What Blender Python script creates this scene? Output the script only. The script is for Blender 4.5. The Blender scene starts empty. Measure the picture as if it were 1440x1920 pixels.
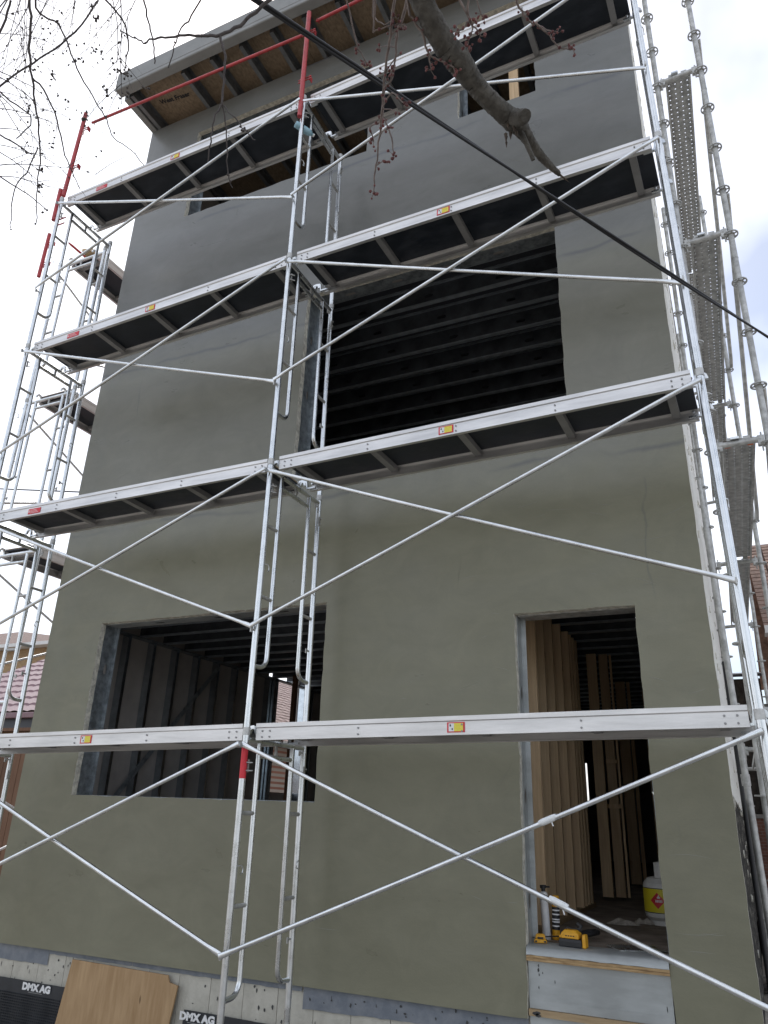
import bpy, math, random
from mathutils import Vector, Matrix
random.seed(7)
scn = bpy.context.scene
col = scn.collection

# ------------------------------------------------------------------ camera
CAM_H = 1.78
cam_d = bpy.data.cameras.new('camera')
cam = bpy.data.objects.new('camera', cam_d)
col.objects.link(cam)
ROT = Matrix(((0.90755933, 0.13100821, 0.3989648),
              (0.41871488, -0.35436938, -0.83612212),
              (0.03184205, 0.92588293, -0.37646632)))
cam.matrix_world = Matrix.Translation((0, 0, CAM_H)) @ ROT.to_quaternion().normalized().to_matrix().to_4x4()
cam_d.sensor_fit = 'VERTICAL'
cam_d.sensor_height = 24.0
cam_d.sensor_width = 18.0
cam_d.lens = 1386.5 / 1920 * 24.0
cam_d.clip_start = 0.05
cam_d.clip_end = 2000
scn.camera = cam

# ------------------------------------------------------------------ sky, sun, exposure
SUN_EL, SUN_AZ = math.radians(50), math.radians(-38)   # azimuth measured from +Y towards +X
world = bpy.data.worlds.new('World')
scn.world = world
world.use_nodes = True
wn, wl = world.node_tree.nodes, world.node_tree.links
wn.clear()
wo = wn.new('ShaderNodeOutputWorld')
bg = wn.new('ShaderNodeBackground'); bg.inputs['Strength'].default_value = 0.10
sky = wn.new('ShaderNodeTexSky'); sky.sky_type = 'NISHITA'; sky.sun_disc = False
sky.sun_elevation = SUN_EL; sky.sun_rotation = SUN_AZ; sky.air_density = 1.0; sky.dust_density = 2.0
tc = wn.new('ShaderNodeTexCoord')
cn = wn.new('ShaderNodeTexNoise'); cn.inputs['Scale'].default_value = 2.6; cn.inputs['Detail'].default_value = 5
cn.inputs['Roughness'].default_value = 0.5
cr = wn.new('ShaderNodeValToRGB'); cr.color_ramp.elements[0].position = 0.38; cr.color_ramp.elements[1].position = 0.64
cr.color_ramp.elements[0].color = (0.12, 0.12, 0.12, 1); cr.color_ramp.elements[1].color = (1, 1, 1, 1)
mx = wn.new('ShaderNodeMixRGB'); mx.inputs['Color2'].default_value = (10.2, 10.5, 11.2, 1)
cm = wn.new('ShaderNodeMapping'); cm.inputs['Location'].default_value = (-0.5, 0.9, 0.1)
wl.new(tc.outputs['Generated'], cm.inputs['Vector']); wl.new(cm.outputs['Vector'], cn.inputs['Vector'])
wl.new(cn.outputs['Fac'], cr.inputs['Fac'])
wl.new(cr.outputs['Color'], mx.inputs['Fac'])
wl.new(sky.outputs['Color'], mx.inputs['Color1'])
wl.new(mx.outputs['Color'], bg.inputs['Color'])
wl.new(bg.outputs['Background'], wo.inputs['Surface'])

sun_d = bpy.data.lights.new('sun', 'SUN')
sun_d.energy = 1.1; sun_d.angle = math.radians(18); sun_d.color = (1.0, 0.96, 0.9)
sun = bpy.data.objects.new('sun', sun_d); col.objects.link(sun)
sdir = Vector((math.sin(SUN_AZ) * math.cos(SUN_EL), math.cos(SUN_AZ) * math.cos(SUN_EL), math.sin(SUN_EL)))
sun.rotation_euler = sdir.to_track_quat('Z', 'Y').to_euler()
sun.location = (0, -10, 20)

vs = scn.view_settings
vs.view_transform = 'Standard'; vs.look = 'None'; vs.exposure = 0.66; vs.gamma = 1.0; vs.use_curve_mapping = False

# ------------------------------------------------------------------ materials
M = {}
def mat(name, base, rough=0.6, metal=0.0, noise=0.0, scale=8.0, bump=0.0, bscale=60.0, spec=0.5, stretch=(1, 1, 1), base2=None, ramp=(0.35, 0.65), rvar=0.0):
    m = bpy.data.materials.new(name); m.use_nodes = True
    nt = m.node_tree; b = nt.nodes['Principled BSDF']
    b.inputs['Roughness'].default_value = rough; b.inputs['Metallic'].default_value = metal
    b.inputs['Specular IOR Level'].default_value = spec
    b.inputs['Base Color'].default_value = (*base, 1)
    t = nt.nodes.new('ShaderNodeTexCoord'); mp = nt.nodes.new('ShaderNodeMapping')
    mp.inputs['Scale'].default_value = stretch
    nt.links.new(t.outputs['Object'], mp.inputs['Vector'])
    if noise > 0 or base2:
        n = nt.nodes.new('ShaderNodeTexNoise'); n.inputs['Scale'].default_value = scale
        n.inputs['Detail'].default_value = 6; n.inputs['Roughness'].default_value = 0.6
        nt.links.new(mp.outputs['Vector'], n.inputs['Vector'])
        r = nt.nodes.new('ShaderNodeValToRGB')
        lo = tuple(c * (1 - noise) for c in base); hi = base2 if base2 else tuple(min(1, c * (1 + noise)) for c in base)
        r.color_ramp.elements[0].position, r.color_ramp.elements[1].position = ramp
        r.color_ramp.elements[0].color = (*lo, 1); r.color_ramp.elements[1].color = (*hi, 1)
        nt.links.new(n.outputs['Fac'], r.inputs['Fac']); nt.links.new(r.outputs['Color'], b.inputs['Base Color'])
        if rvar > 0:
            mr = nt.nodes.new('ShaderNodeMapRange')
            mr.inputs['From Min'].default_value = 0.3; mr.inputs['From Max'].default_value = 0.7
            mr.inputs['To Min'].default_value = rough - rvar; mr.inputs['To Max'].default_value = rough + rvar
            nt.links.new(n.outputs['Fac'], mr.inputs['Value']); nt.links.new(mr.outputs['Result'], b.inputs['Roughness'])
    if bump > 0:
        n2 = nt.nodes.new('ShaderNodeTexNoise'); n2.inputs['Scale'].default_value = bscale; n2.inputs['Detail'].default_value = 4
        nt.links.new(mp.outputs['Vector'], n2.inputs['Vector'])
        bp = nt.nodes.new('ShaderNodeBump'); bp.inputs['Strength'].default_value = bump; bp.inputs['Distance'].default_value = 0.01
        nt.links.new(n2.outputs['Fac'], bp.inputs['Height']); nt.links.new(bp.outputs['Normal'], b.inputs['Normal'])
    M[name] = m
    return m

def stucco_mat():
    m = bpy.data.materials.new('stucco'); m.use_nodes = True
    nt = m.node_tree; N, Lk = nt.nodes, nt.links; b = N['Principled BSDF']
    t = N.new('ShaderNodeTexCoord')
    def noise(scale, detail=5, st=(1, 1, 1), rough=0.55, dist=0.0):
        mp = N.new('ShaderNodeMapping'); mp.inputs['Scale'].default_value = st
        Lk.new(t.outputs['Object'], mp.inputs['Vector'])
        n = N.new('ShaderNodeTexNoise'); n.inputs['Scale'].default_value = scale; n.inputs['Detail'].default_value = detail
        n.inputs['Roughness'].default_value = rough; n.inputs['Distortion'].default_value = dist
        Lk.new(mp.outputs['Vector'], n.inputs['Vector']); return n
    big = noise(0.55, 4); trow = noise(1.6, 6, (1, 1, 3.5), 0.6, 0.6); fine = noise(70, 3)
    r = N.new('ShaderNodeValToRGB')
    r.color_ramp.elements[0].position = 0.32; r.color_ramp.elements[0].color = (0.182, 0.177, 0.119, 1)
    r.color_ramp.elements[1].position = 0.68; r.color_ramp.elements[1].color = (0.216, 0.210, 0.147, 1)
    ma = N.new('ShaderNodeMath'); ma.operation = 'ADD'
    mb = N.new('ShaderNodeMath'); mb.operation = 'MULTIPLY'; mb.inputs[1].default_value = 0.5
    Lk.new(big.outputs['Fac'], ma.inputs[0]); Lk.new(trow.outputs['Fac'], ma.inputs[1]); Lk.new(ma.outputs[0], mb.inputs[0])
    Lk.new(mb.outputs[0], r.inputs['Fac'])
    # overlapped scrim seams: slightly darker wandering lines where two bands of base coat meet
    def lines(axis, period, width, warp_scale, g0=0.44):
        sp = N.new('ShaderNodeSeparateXYZ'); Lk.new(t.outputs['Object'], sp.inputs[0])
        w = noise(warp_scale, 4)
        k = N.new('ShaderNodeMath'); k.operation = 'MULTIPLY_ADD'; k.inputs[1].default_value = 0.22
        of = N.new('ShaderNodeMath'); of.operation = 'ADD'; of.inputs[1].default_value = -0.57 if axis == 'Z' else 0.31; Lk.new(sp.outputs[axis], of.inputs[0])
        Lk.new(w.outputs['Fac'], k.inputs[0]); Lk.new(of.outputs[0], k.inputs[2])
        dv = N.new('ShaderNodeMath'); dv.operation = 'DIVIDE'; dv.inputs[1].default_value = period; Lk.new(k.outputs[0], dv.inputs[0])
        fr = N.new('ShaderNodeMath'); fr.operation = 'PINGPONG'; fr.inputs[1].default_value = 0.5; Lk.new(dv.outputs[0], fr.inputs[0])
        mr = N.new('ShaderNodeMapRange'); mr.inputs['From Min'].default_value = 0; mr.inputs['From Max'].default_value = width / period
        mr.inputs['To Min'].default_value = 1; mr.inputs['To Max'].default_value = 0; Lk.new(fr.outputs[0], mr.inputs['Value'])
        g = noise(0.9, 3); gr = N.new('ShaderNodeMapRange'); gr.inputs['From Min'].default_value = g0; gr.inputs['From Max'].default_value = g0 + .13
        Lk.new(g.outputs['Fac'], gr.inputs['Value'])
        o = N.new('ShaderNodeMath'); o.operation = 'MULTIPLY'; Lk.new(mr.outputs[0], o.inputs[0]); Lk.new(gr.outputs[0], o.inputs[1]); return o
    l1 = lines('Z', 1.97, 0.028, 1.1); l2 = lines('X', 1.73, 0.012, 1.7, 0.60)
    ls = N.new('ShaderNodeMath'); ls.operation = 'MAXIMUM'; Lk.new(l1.outputs[0], ls.inputs[0]); Lk.new(l2.outputs[0], ls.inputs[1])
    mxn = N.new('ShaderNodeMixRGB'); mxn.inputs['Color2'].default_value = (0.105, 0.106, 0.092, 1)
    lf = N.new('ShaderNodeMath'); lf.operation = 'MULTIPLY'; lf.inputs[1].default_value = 0.75; Lk.new(ls.outputs[0], lf.inputs[0])
    Lk.new(lf.outputs[0], mxn.inputs['Fac']); Lk.new(r.outputs['Color'], mxn.inputs['Color1']); STUCCO_COL = mxn
    sw = noise(0.9, 5, (1, 1, 2.6), 0.55, 1.4)
    swr = N.new('ShaderNodeMapRange'); swr.inputs['From Min'].default_value = 0.35; swr.inputs['From Max'].default_value = 0.65
    swr.inputs['To Min'].default_value = 0.965; swr.inputs['To Max'].default_value = 1.035; Lk.new(sw.outputs['Fac'], swr.inputs['Value'])
    SWEEP = N.new('ShaderNodeHueSaturation'); Lk.new(swr.outputs[0], SWEEP.inputs['Value']); Lk.new(mxn.outputs['Color'], SWEEP.inputs['Color']); STUCCO_COL = SWEEP
    rr = N.new('ShaderNodeMapRange'); rr.inputs['From Min'].default_value = 0.3; rr.inputs['From Max'].default_value = 0.7
    rr.inputs['To Min'].default_value = 0.26; rr.inputs['To Max'].default_value = 0.46
    Lk.new(sw.outputs['Fac'], rr.inputs['Value']); Lk.new(rr.outputs[0], b.inputs['Roughness'])
    b.inputs['Specular IOR Level'].default_value = 0.55
    # relief: fine grain + trowel strokes + scratches
    vo = N.new('ShaderNodeTexVoronoi'); vo.feature = 'DISTANCE_TO_EDGE'; vo.inputs['Scale'].default_value = 1.1
    mp = N.new('ShaderNodeMapping'); mp.inputs['Scale'].default_value = (1, 1, 1.9); Lk.new(t.outputs['Object'], mp.inputs['Vector'])
    wv = noise(1.3, 3); av = N.new('ShaderNodeMixRGB'); av.inputs['Fac'].default_value = 0.35
    Lk.new(mp.outputs[0], av.inputs['Color1']); Lk.new(wv.outputs['Color'], av.inputs['Color2']); Lk.new(av.outputs['Color'], vo.inputs['Vector'])
    vr = N.new('ShaderNodeMapRange'); vr.inputs['From Max'].default_value = 0.006; vr.inputs['To Min'].default_value = 1; vr.inputs['To Max'].default_value = 0
    Lk.new(vo.outputs['Distance'], vr.inputs['Value'])
    vg = noise(1.7, 3); vgr = N.new('ShaderNodeMapRange'); vgr.inputs['From Min'].default_value = 0.52; vgr.inputs['From Max'].default_value = 0.60
    Lk.new(vg.outputs['Fac'], vgr.inputs['Value'])
    vm = N.new('ShaderNodeMath'); vm.operation = 'MULTIPLY'; Lk.new(vr.outputs[0], vm.inputs[0]); Lk.new(vgr.outputs[0], vm.inputs[1])
    sc = N.new('ShaderNodeMixRGB'); sc.inputs['Color2'].default_value = (0.27, 0.27, 0.235, 1)
    sf = N.new('ShaderNodeMath'); sf.operation = 'MULTIPLY'; sf.inputs[1].default_value = 0.0; Lk.new(vm.outputs[0], sf.inputs[0])
    Lk.new(sf.outputs[0], sc.inputs['Fac']); Lk.new(STUCCO_COL.outputs['Color'], sc.inputs['Color1'])
    pt = noise(2.2, 8, (1, 1, 1.4), 0.7, 1.2); pr_ = N.new('ShaderNodeMapRange'); pr_.inputs['From Min'].default_value = 0.3; pr_.inputs['From Max'].default_value = 0.7
    pr_.inputs['To Min'].default_value = 0.91; pr_.inputs['To Max'].default_value = 1.09; Lk.new(pt.outputs['Fac'], pr_.inputs['Value'])
    hv = N.new('ShaderNodeHueSaturation'); Lk.new(pr_.outputs[0], hv.inputs['Value']); Lk.new(sc.outputs['Color'], hv.inputs['Color'])
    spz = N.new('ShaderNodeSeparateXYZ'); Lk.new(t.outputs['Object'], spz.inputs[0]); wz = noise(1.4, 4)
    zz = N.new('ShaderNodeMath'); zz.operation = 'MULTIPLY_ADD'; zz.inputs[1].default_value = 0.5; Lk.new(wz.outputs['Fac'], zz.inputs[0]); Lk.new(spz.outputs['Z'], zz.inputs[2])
    sky_tint = N.new('ShaderNodeValToRGB'); sky_tint.color_ramp.interpolation = 'LINEAR'  # cooler with height: sky reflection put into the coat colour, in bands
    mz = N.new('ShaderNodeMapRange'); mz.inputs['From Min'].default_value = 0; mz.inputs['From Max'].default_value = 11; Lk.new(zz.outputs[0], mz.inputs['Value']); Lk.new(mz.outputs[0], sky_tint.inputs['Fac'])
    e_ = sky_tint.color_ramp.elements; e_[0].position = 4.35 / 11; e_[0].color = (1, 1, 1, 1); e_[1].position = 4.75 / 11; e_[1].color = (0.97, 0.985, 1.16, 1)
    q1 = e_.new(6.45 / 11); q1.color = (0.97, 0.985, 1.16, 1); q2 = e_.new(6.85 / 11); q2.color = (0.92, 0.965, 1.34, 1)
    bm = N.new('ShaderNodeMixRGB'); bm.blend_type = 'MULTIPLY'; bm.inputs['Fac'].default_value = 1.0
    Lk.new(hv.outputs['Color'], bm.inputs['Color1']); Lk.new(sky_tint.outputs['Color'], bm.inputs['Color2'])
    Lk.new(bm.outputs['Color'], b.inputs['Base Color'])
    h1 = N.new('ShaderNodeMath'); h1.operation = 'MULTIPLY_ADD'; h1.inputs[1].default_value = 0.09; Lk.new(fine.outputs['Fac'], h1.inputs[0])
    h2 = N.new('ShaderNodeMath'); h2.operation = 'MULTIPLY_ADD'; h2.inputs[1].default_value = 0.22
    Lk.new(sw.outputs['Fac'], h2.inputs[0]); Lk.new(h1.outputs[0], h2.inputs[2])
    h3 = N.new('ShaderNodeMath'); h3.operation = 'MULTIPLY_ADD'; h3.inputs[1].default_value = 0.0
    Lk.new(vm.outputs[0], h3.inputs[0]); Lk.new(h2.outputs[0], h3.inputs[2])
    bp = N.new('ShaderNodeBump'); bp.inputs['Strength'].default_value = 0.6; bp.inputs['Distance'].default_value = 0.012
    Lk.new(h3.outputs[0], bp.inputs['Height']); Lk.new(bp.outputs['Normal'], b.inputs['Normal'])
    M['stucco'] = m
stucco_mat()
mat('stucco_ridge', (0.235, 0.235, 0.20), 0.6)
mat('foam', (0.78, 0.77, 0.72), 0.9, 0, 0.10, 14, 0.3, 120)
mat('foam_dirty', (0.62, 0.60, 0.52), 0.9, 0, 0.30, 22, 0.4, 90)
mat('galv', (0.70, 0.72, 0.73), 0.29, 1.0, 0.12, 9, 0.025, 60, rvar=0.08)
mat('galv_old', (0.47, 0.47, 0.455), 0.55, 0.6, 0.25, 16, 0.15, 80)
mat('alu', (0.66, 0.65, 0.64), 0.40, 0.75, 0.16, 5, 0.04, 40, stretch=(0.4, 3, 3), rvar=0.08)
mat('alu_dull', (0.30, 0.30, 0.30), 0.55, 0.5, 0.10, 6)
mat('phenolic', (0.012, 0.018, 0.028), 0.5, 0, 0.2, 5, 0.1, 30, 0.5, (1, 2, 1), base2=(0.035, 0.042, 0.055), ramp=(0.45, 0.8), rvar=0.12)
mat('plywood_top', (0.30, 0.21, 0.12), 0.8, 0, 0.2, 9, stretch=(0.3, 4, 4))
mat('red_paint', (0.42, 0.045, 0.05), 0.42, 0, 0.18, 12)
mat('red_label', (0.62, 0.03, 0.045), 0.5, 0, 0.05, 60)
mat('yellow_label', (0.75, 0.66, 0.10), 0.5, 0, 0.10, 300)
mat('white_label', (0.72, 0.74, 0.74), 0.5, 0, 0.10, 200)
mat('ink', (0.03, 0.03, 0.035), 0.6)
mat('white_ink', (0.78, 0.78, 0.78), 0.6, 0, 0.08, 60)
mat('steel_stud', (0.50, 0.56, 0.61), 0.25, 1.0, 0.12, 10, 0.04, 30)
mat('joist_web', (0.10, 0.11, 0.125), 0.5, 0.4, 0.3, 6)  # darker than the flanges: shade inside the C section put into the colour
mat('roof_steel', (0.20, 0.21, 0.22), 0.5, 0.5, 0.2, 7)
mat('steel_joist', (0.36, 0.40, 0.44), 0.40, 0.45, 0.20, 7)
mat('steel_jamb', (0.26, 0.29, 0.31), 0.45, 0.55, 0.35, 16, rvar=0.1)
mat('sheathing', (0.40, 0.37, 0.345), 0.85, 0, 0.10, 4)
def wood_mat(name, lo, hi, stretch=(14, 14, 0.7)):
    m = mat(name, lo, 0.72, 0, 0.0001, 3.2, 0.12, 20, 0.3, stretch, base2=hi, ramp=(0.3, 0.72))
    nt = m.node_tree; N, Lk = nt.nodes, nt.links
    b = N['Principled BSDF']; src = b.inputs['Base Color'].links[0].from_socket
    oi = N.new('ShaderNodeObjectInfo'); mr = N.new('ShaderNodeMapRange')
    mr.inputs['To Min'].default_value = 0.72; mr.inputs['To Max'].default_value = 1.18
    Lk.new(oi.outputs['Random'], mr.inputs['Value'])
    hs = N.new('ShaderNodeHueSaturation'); Lk.new(mr.outputs[0], hs.inputs['Value']); Lk.new(src, hs.inputs['Color'])
    # knots
    t = N.new('ShaderNodeTexCoord'); mp = N.new('ShaderNodeMapping'); mp.inputs['Scale'].default_value = (5, 5, 1.6)
    Lk.new(t.outputs['Object'], mp.inputs['Vector'])
    v = N.new('ShaderNodeTexVoronoi'); v.inputs['Scale'].default_value = 1.7; Lk.new(mp.outputs[0], v.inputs['Vector'])
    kr = N.new('ShaderNodeMapRange'); kr.inputs['From Min'].default_value = 0.06; kr.inputs['From Max'].default_value = 0.11
    kr.inputs['To Min'].default_value = 0.8; kr.inputs['To Max'].default_value = 0
    Lk.new(v.outputs['Distance'], kr.inputs['Value'])
    k = N.new('ShaderNodeMixRGB'); k.inputs['Color2'].default_value = (lo[0] * 0.25, lo[1] * 0.22, lo[2] * 0.2, 1)
    Lk.new(kr.outputs[0], k.inputs['Fac']); Lk.new(hs.outputs['Color'], k.inputs['Color1']); Lk.new(k.outputs['Color'], b.inputs['Base Color'])
wood_mat('stud_wood', (0.57, 0.40, 0.235), (0.77, 0.58, 0.37))
wood_mat('plank_wood', (0.42, 0.30, 0.17), (0.58, 0.43, 0.26), (2, 14, 14))
wood_mat('ply_sheet', (0.42, 0.265, 0.135), (0.60, 0.41, 0.23), (7, 7, 0.9))
wood_mat('fence_wood', (0.125, 0.065, 0.038), (0.20, 0.11, 0.065))
mat('osb', (0.215, 0.160, 0.108), 0.8, 0, 0.0001, 34, 0.25, 40, 0.3, (1, 0.5, 1), base2=(0.40, 0.31, 0.215), ramp=(0.3, 0.7))
mat('osb_edge', (0.25, 0.16, 0.08), 0.85, 0, 0.0001, 60, 0.4, 60, 0.3, (0.15, 1, 1), base2=(0.55, 0.38, 0.20), ramp=(0.35, 0.65))
mat('subfloor_light', (0.36, 0.30, 0.22), 0.85, 0, 0.2, 5)
mat('subfloor', (0.25, 0.205, 0.165), 0.85, 0, 0.35, 5, 0.2, 40)
mat('fascia', (0.27, 0.275, 0.27), 0.7, 0, 0.08, 4, 0.1, 50)
mat('membrane_strip', (0.155, 0.175, 0.205), 0.65, 0, 0.0001, 9, 0.15, 60, base2=(0.25, 0.265, 0.285), ramp=(0.4, 0.75))
mat('foundation', (0.36, 0.345, 0.295), 0.85, 0, 0.0001, 5, 0.35, 50, 0.3, base2=(0.53, 0.51, 0.445), ramp=(0.3, 0.6))
mat('tar', (0.06, 0.06, 0.06), 0.8, 0, 0.3, 30)
mat('dimple', (0.018, 0.021, 0.026), 0.42, 0, 0.2, 20)
mat('galv_sheet', (0.41, 0.432, 0.432), 0.48, 0.45, 0.16, 2.6, 0.03, 20, stretch=(1, 1, 3), rvar=0.1)
mat('black_cable', (0.014, 0.015, 0.018), 0.5)
mat('bark', (0.050, 0.046, 0.040), 0.85, 0, 0.0001, 34, 0.9, 60, 0.25, (1, 1, 1), base2=(0.125, 0.117, 0.102), ramp=(0.3, 0.7))
mat('bark_dark', (0.085, 0.075, 0.074), 0.85, 0, 0.25, 30)
mat('twig', (0.17, 0.135, 0.12), 0.75, 0, 0.3, 60)
mat('bud', (0.15, 0.055, 0.052), 0.7, 0, 0.4, 40, 0.5, 150)
mat('bud_dark', (0.055, 0.045, 0.04), 0.8, 0, 0.3, 60)
mat('broken_wood', (0.09, 0.07, 0.055), 0.9, 0, 0.3, 60)
mat('tool_yellow', (0.72, 0.36, 0.02), 0.45, 0, 0.08, 30)
mat('tool_black', (0.02, 0.02, 0.022), 0.5)
mat('can_white', (0.72, 0.73, 0.74), 0.45, 0, 0.06, 20)
mat('propane_white', (0.70, 0.69, 0.65), 0.45, 0, 0.12, 6)
mat('propane_yellow', (0.74, 0.62, 0.03), 0.45)
mat('rag', (0.42, 0.38, 0.33), 0.95, 0, 0.25, 30, 0.6, 60)
mat('bottle', (0.30, 0.50, 0.60), 0.2, 0, 0.1, 20)
mat('roof_purple', (0.235, 0.135, 0.150), 0.45, 0, 0.12, 6)
mat('roof_brown', (0.22, 0.155, 0.13), 0.9, 0, 0.30, 10, 0.3, 40)
mat('roof_brown_right', (0.235, 0.155, 0.122), 0.9, 0, 0.30, 8, 0.3, 40)
mat('roof_pink', (0.36, 0.27, 0.245), 0.9, 0, 0.25, 8, 0.3, 40)
mat('trim_white', (0.66, 0.65, 0.63), 0.6, 0, 0.06, 5)
mat('trim_dark', (0.05, 0.055, 0.065), 0.5)
mat('glass_dark', (0.02, 0.025, 0.03), 0.08)
mat('scrap', (0.05, 0.045, 0.04), 0.8, 0, 0.5, 8)
mat('scrap_light', (0.60, 0.58, 0.54), 0.8, 0, 0.25, 8)
mat('tarp_black', (0.015, 0.016, 0.018), 0.35, 0, 0.2, 8, 0.4, 14)
mat('concrete', (0.40, 0.385, 0.36), 0.9, 0, 0.18, 7, 0.3, 60)
mat('ground', (0.24, 0.215, 0.185), 0.95, 0, 0.0001, 1.3, 0.6, 14, 0.2, base2=(0.40, 0.375, 0.335), ramp=(0.3, 0.7))
mat('orange_mark', (0.75, 0.18, 0.05), 0.6)
mat('strap_yellow', (0.75, 0.58, 0.04), 0.5)
mat('old_wall', (0.025, 0.024, 0.022), 0.9, 0, 0.0001, 7, 0.5, 20, 0.3, (1, 1, 1.6), base2=(0.42, 0.40, 0.33), ramp=(0.56, 0.66))
mat('moss', (0.09, 0.11, 0.02), 0.95, 0, 0.5, 60)
def brick_mat(name, c1, c2, mortar, sc=1.0):
    m = bpy.data.materials.new(name); m.use_nodes = True
    nt = m.node_tree; b = nt.nodes['Principled BSDF']; b.inputs['Roughness'].default_value = 0.9
    t = nt.nodes.new('ShaderNodeTexCoord'); mp = nt.nodes.new('ShaderNodeMapping'); mp.inputs['Rotation'].default_value = (math.radians(90), 0, 0)
    bt = nt.nodes.new('ShaderNodeTexBrick'); bt.inputs['Color1'].default_value = (*c1, 1); bt.inputs['Color2'].default_value = (*c2, 1)
    bt.inputs['Mortar'].default_value = (*mortar, 1); bt.inputs['Scale'].default_value = 4.6 * sc; bt.inputs['Mortar Size'].default_value = 0.012
    nt.links.new(t.outputs['Object'], mp.inputs['Vector']); nt.links.new(mp.outputs[0], bt.inputs['Vector'])
    nt.links.new(bt.outputs['Color'], b.inputs['Base Color']); M[name] = m
brick_mat('brick_yellow', (0.40, 0.27, 0.14), (0.32, 0.20, 0.10), (0.36, 0.32, 0.26))
brick_mat('brick_red', (0.33, 0.155, 0.11), (0.26, 0.12, 0.085), (0.40, 0.36, 0.32))

# ------------------------------------------------------------------ mesh builder
class MB:
    def __init__(s): s.v, s.f, s.m, s.sm = [], [], [], []
    def add(s, vs, fs, mi=0, smooth=False):
        o = len(s.v); s.v.extend([tuple(p) for p in vs])
        for f in fs: s.f.append(tuple(i + o for i in f)); s.m.append(mi); s.sm.append(smooth)
        return s
    def box(s, x0, x1, y0, y1, z0, z1, mi=0, mtx=None):
        P = [(x0, y0, z0), (x1, y0, z0), (x1, y1, z0), (x0, y1, z0), (x0, y0, z1), (x1, y0, z1), (x1, y1, z1), (x0, y1, z1)]
        if mtx is not None: P = [tuple(mtx @ Vector(p)) for p in P]
        return s.add(P, [(0, 3, 2, 1), (4, 5, 6, 7), (0, 1, 5, 4), (1, 2, 6, 5), (2, 3, 7, 6), (3, 0, 4, 7)], mi)
    def path(s, pts, rad, n=10, cap=True, mi=0, smooth=True, flat=None):
        pts = [Vector(p) for p in pts]
        if not hasattr(rad, '__len__'): rad = [rad] * len(pts)
        rings = []; prev = None
        for i, p in enumerate(pts):
            d = (pts[min(i + 1, len(pts) - 1)] - pts[max(i - 1, 0)])
            if d.length < 1e-9: d = Vector((0, 0, 1))
            d.normalize()
            if prev is None:
                a = Vector((0, 0, 1)) if abs(d.z) < 0.9 else Vector((0, 1, 0))
                u = d.cross(a).normalized()
            else:
                u = (prev - d * prev.dot(d))
                u = u.normalized() if u.length > 1e-6 else d.orthogonal().normalized()
            prev = u; w = d.cross(u).normalized()
            r = rad[i]; fl = flat[i] if flat else 1.0
            rings.append([p + (u * math.cos(2 * math.pi * k / n) * fl + w * math.sin(2 * math.pi * k / n)) * r for k in range(n)])
        V = [q for r in rings for q in r]; F = []
        for i in range(len(rings) - 1):
            for k in range(n):
                F.append((i * n + k, i * n + (k + 1) % n, (i + 1) * n + (k + 1) % n, (i + 1) * n + k))
        s.add(V, F, mi, smooth)
        if cap:
            s.add(rings[0], [tuple(range(n - 1, -1, -1))], mi); s.add(rings[-1], [tuple(range(n))], mi)
        return s
    def tube(s, a, b, r, n=10, mi=0): return s.path([a, b], r, n, True, mi)
    def lathe(s, prof, n=20, center=(0, 0, 0), mi=0, mis=None):
        cx, cy, cz = center
        for j in range(len(prof) - 1):
            V = []
            for (r, z) in (prof[j], prof[j + 1]):
                V += [(cx + r * math.cos(2 * math.pi * k / n), cy + r * math.sin(2 * math.pi * k / n), cz + z) for k in range(n)]
            s.add(V, [(k, (k + 1) % n, n + (k + 1) % n, n + k) for k in range(n)], mis[j] if mis else mi, True)
        return s
    def plate_hole(s, o, ux, uy, un, w, h, holes, hw, hh, t=0.002, mi=0):
        """flat plate w (along ux) x h (along uy) with slotted holes centred at the given distances along uy"""
        o, ux, uy = Vector(o), Vector(ux), Vector(uy)
        def P(a, b): return o + ux * a + uy * b
        y = 0.0
        for c in sorted(holes) + [None]:
            y1 = h if c is None else c - hh - 0.02
            if y1 > y: s.add([P(0, y), P(w, y), P(w, y1), P(0, y1)], [(0, 1, 2, 3)], mi)
            if c is None: break
            y2 = c + hh + 0.02
            outer = [(w / 2, y1), (0, y1), (0, c), (0, y2), (w / 2, y2), (w, y2), (w, c), (w, y1)]
            k = hw
            inner = [(w / 2, c - hh), (w / 2 - k * .8, c - hh * .75), (w / 2 - k, c), (w / 2 - k * .8, c + hh * .75), (w / 2, c + hh), (w / 2 + k * .8, c + hh * .75), (w / 2 + k, c), (w / 2 + k * .8, c - hh * .75)]
            V = [P(*q) for q in outer] + [P(*q) for q in inner]
            s.add(V, [(i, (i + 1) % 8, 8 + (i + 1) % 8, 8 + i) for i in range(8)], mi)
            y = y2
        return s
    def mesh(s, name, mats):
        me = bpy.data.meshes.new(name); me.from_pydata(s.v, [], s.f)
        for m in (mats if isinstance(mats, (list, tuple)) else [mats]): me.materials.append(M[m])
        me.polygons.foreach_set('material_index', s.m); me.polygons.foreach_set('use_smooth', s.sm)
        me.update(); return me
    def build(s, name, mats, parent=None, bevel=0.0):
        o = bpy.data.objects.new(name, s.mesh(name, mats)); col.objects.link(o)
        if parent is not None:
            o.parent = parent
            o.matrix_parent_inverse = world_of(parent).inverted() if s_world[0] else Matrix.Identity(4)
        if bevel > 0:
            bv = o.modifiers.new('bevel', 'BEVEL'); bv.width = bevel; bv.segments = 2; bv.limit_method = 'ANGLE'
        return o
s_world = [False]          # True: part vertices are given in world coordinates
def world_of(o):
    m = Matrix.LocRotScale(o.location, o.rotation_euler, o.scale)
    return (world_of(o.parent) @ o.matrix_parent_inverse @ m) if o.parent else m
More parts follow.
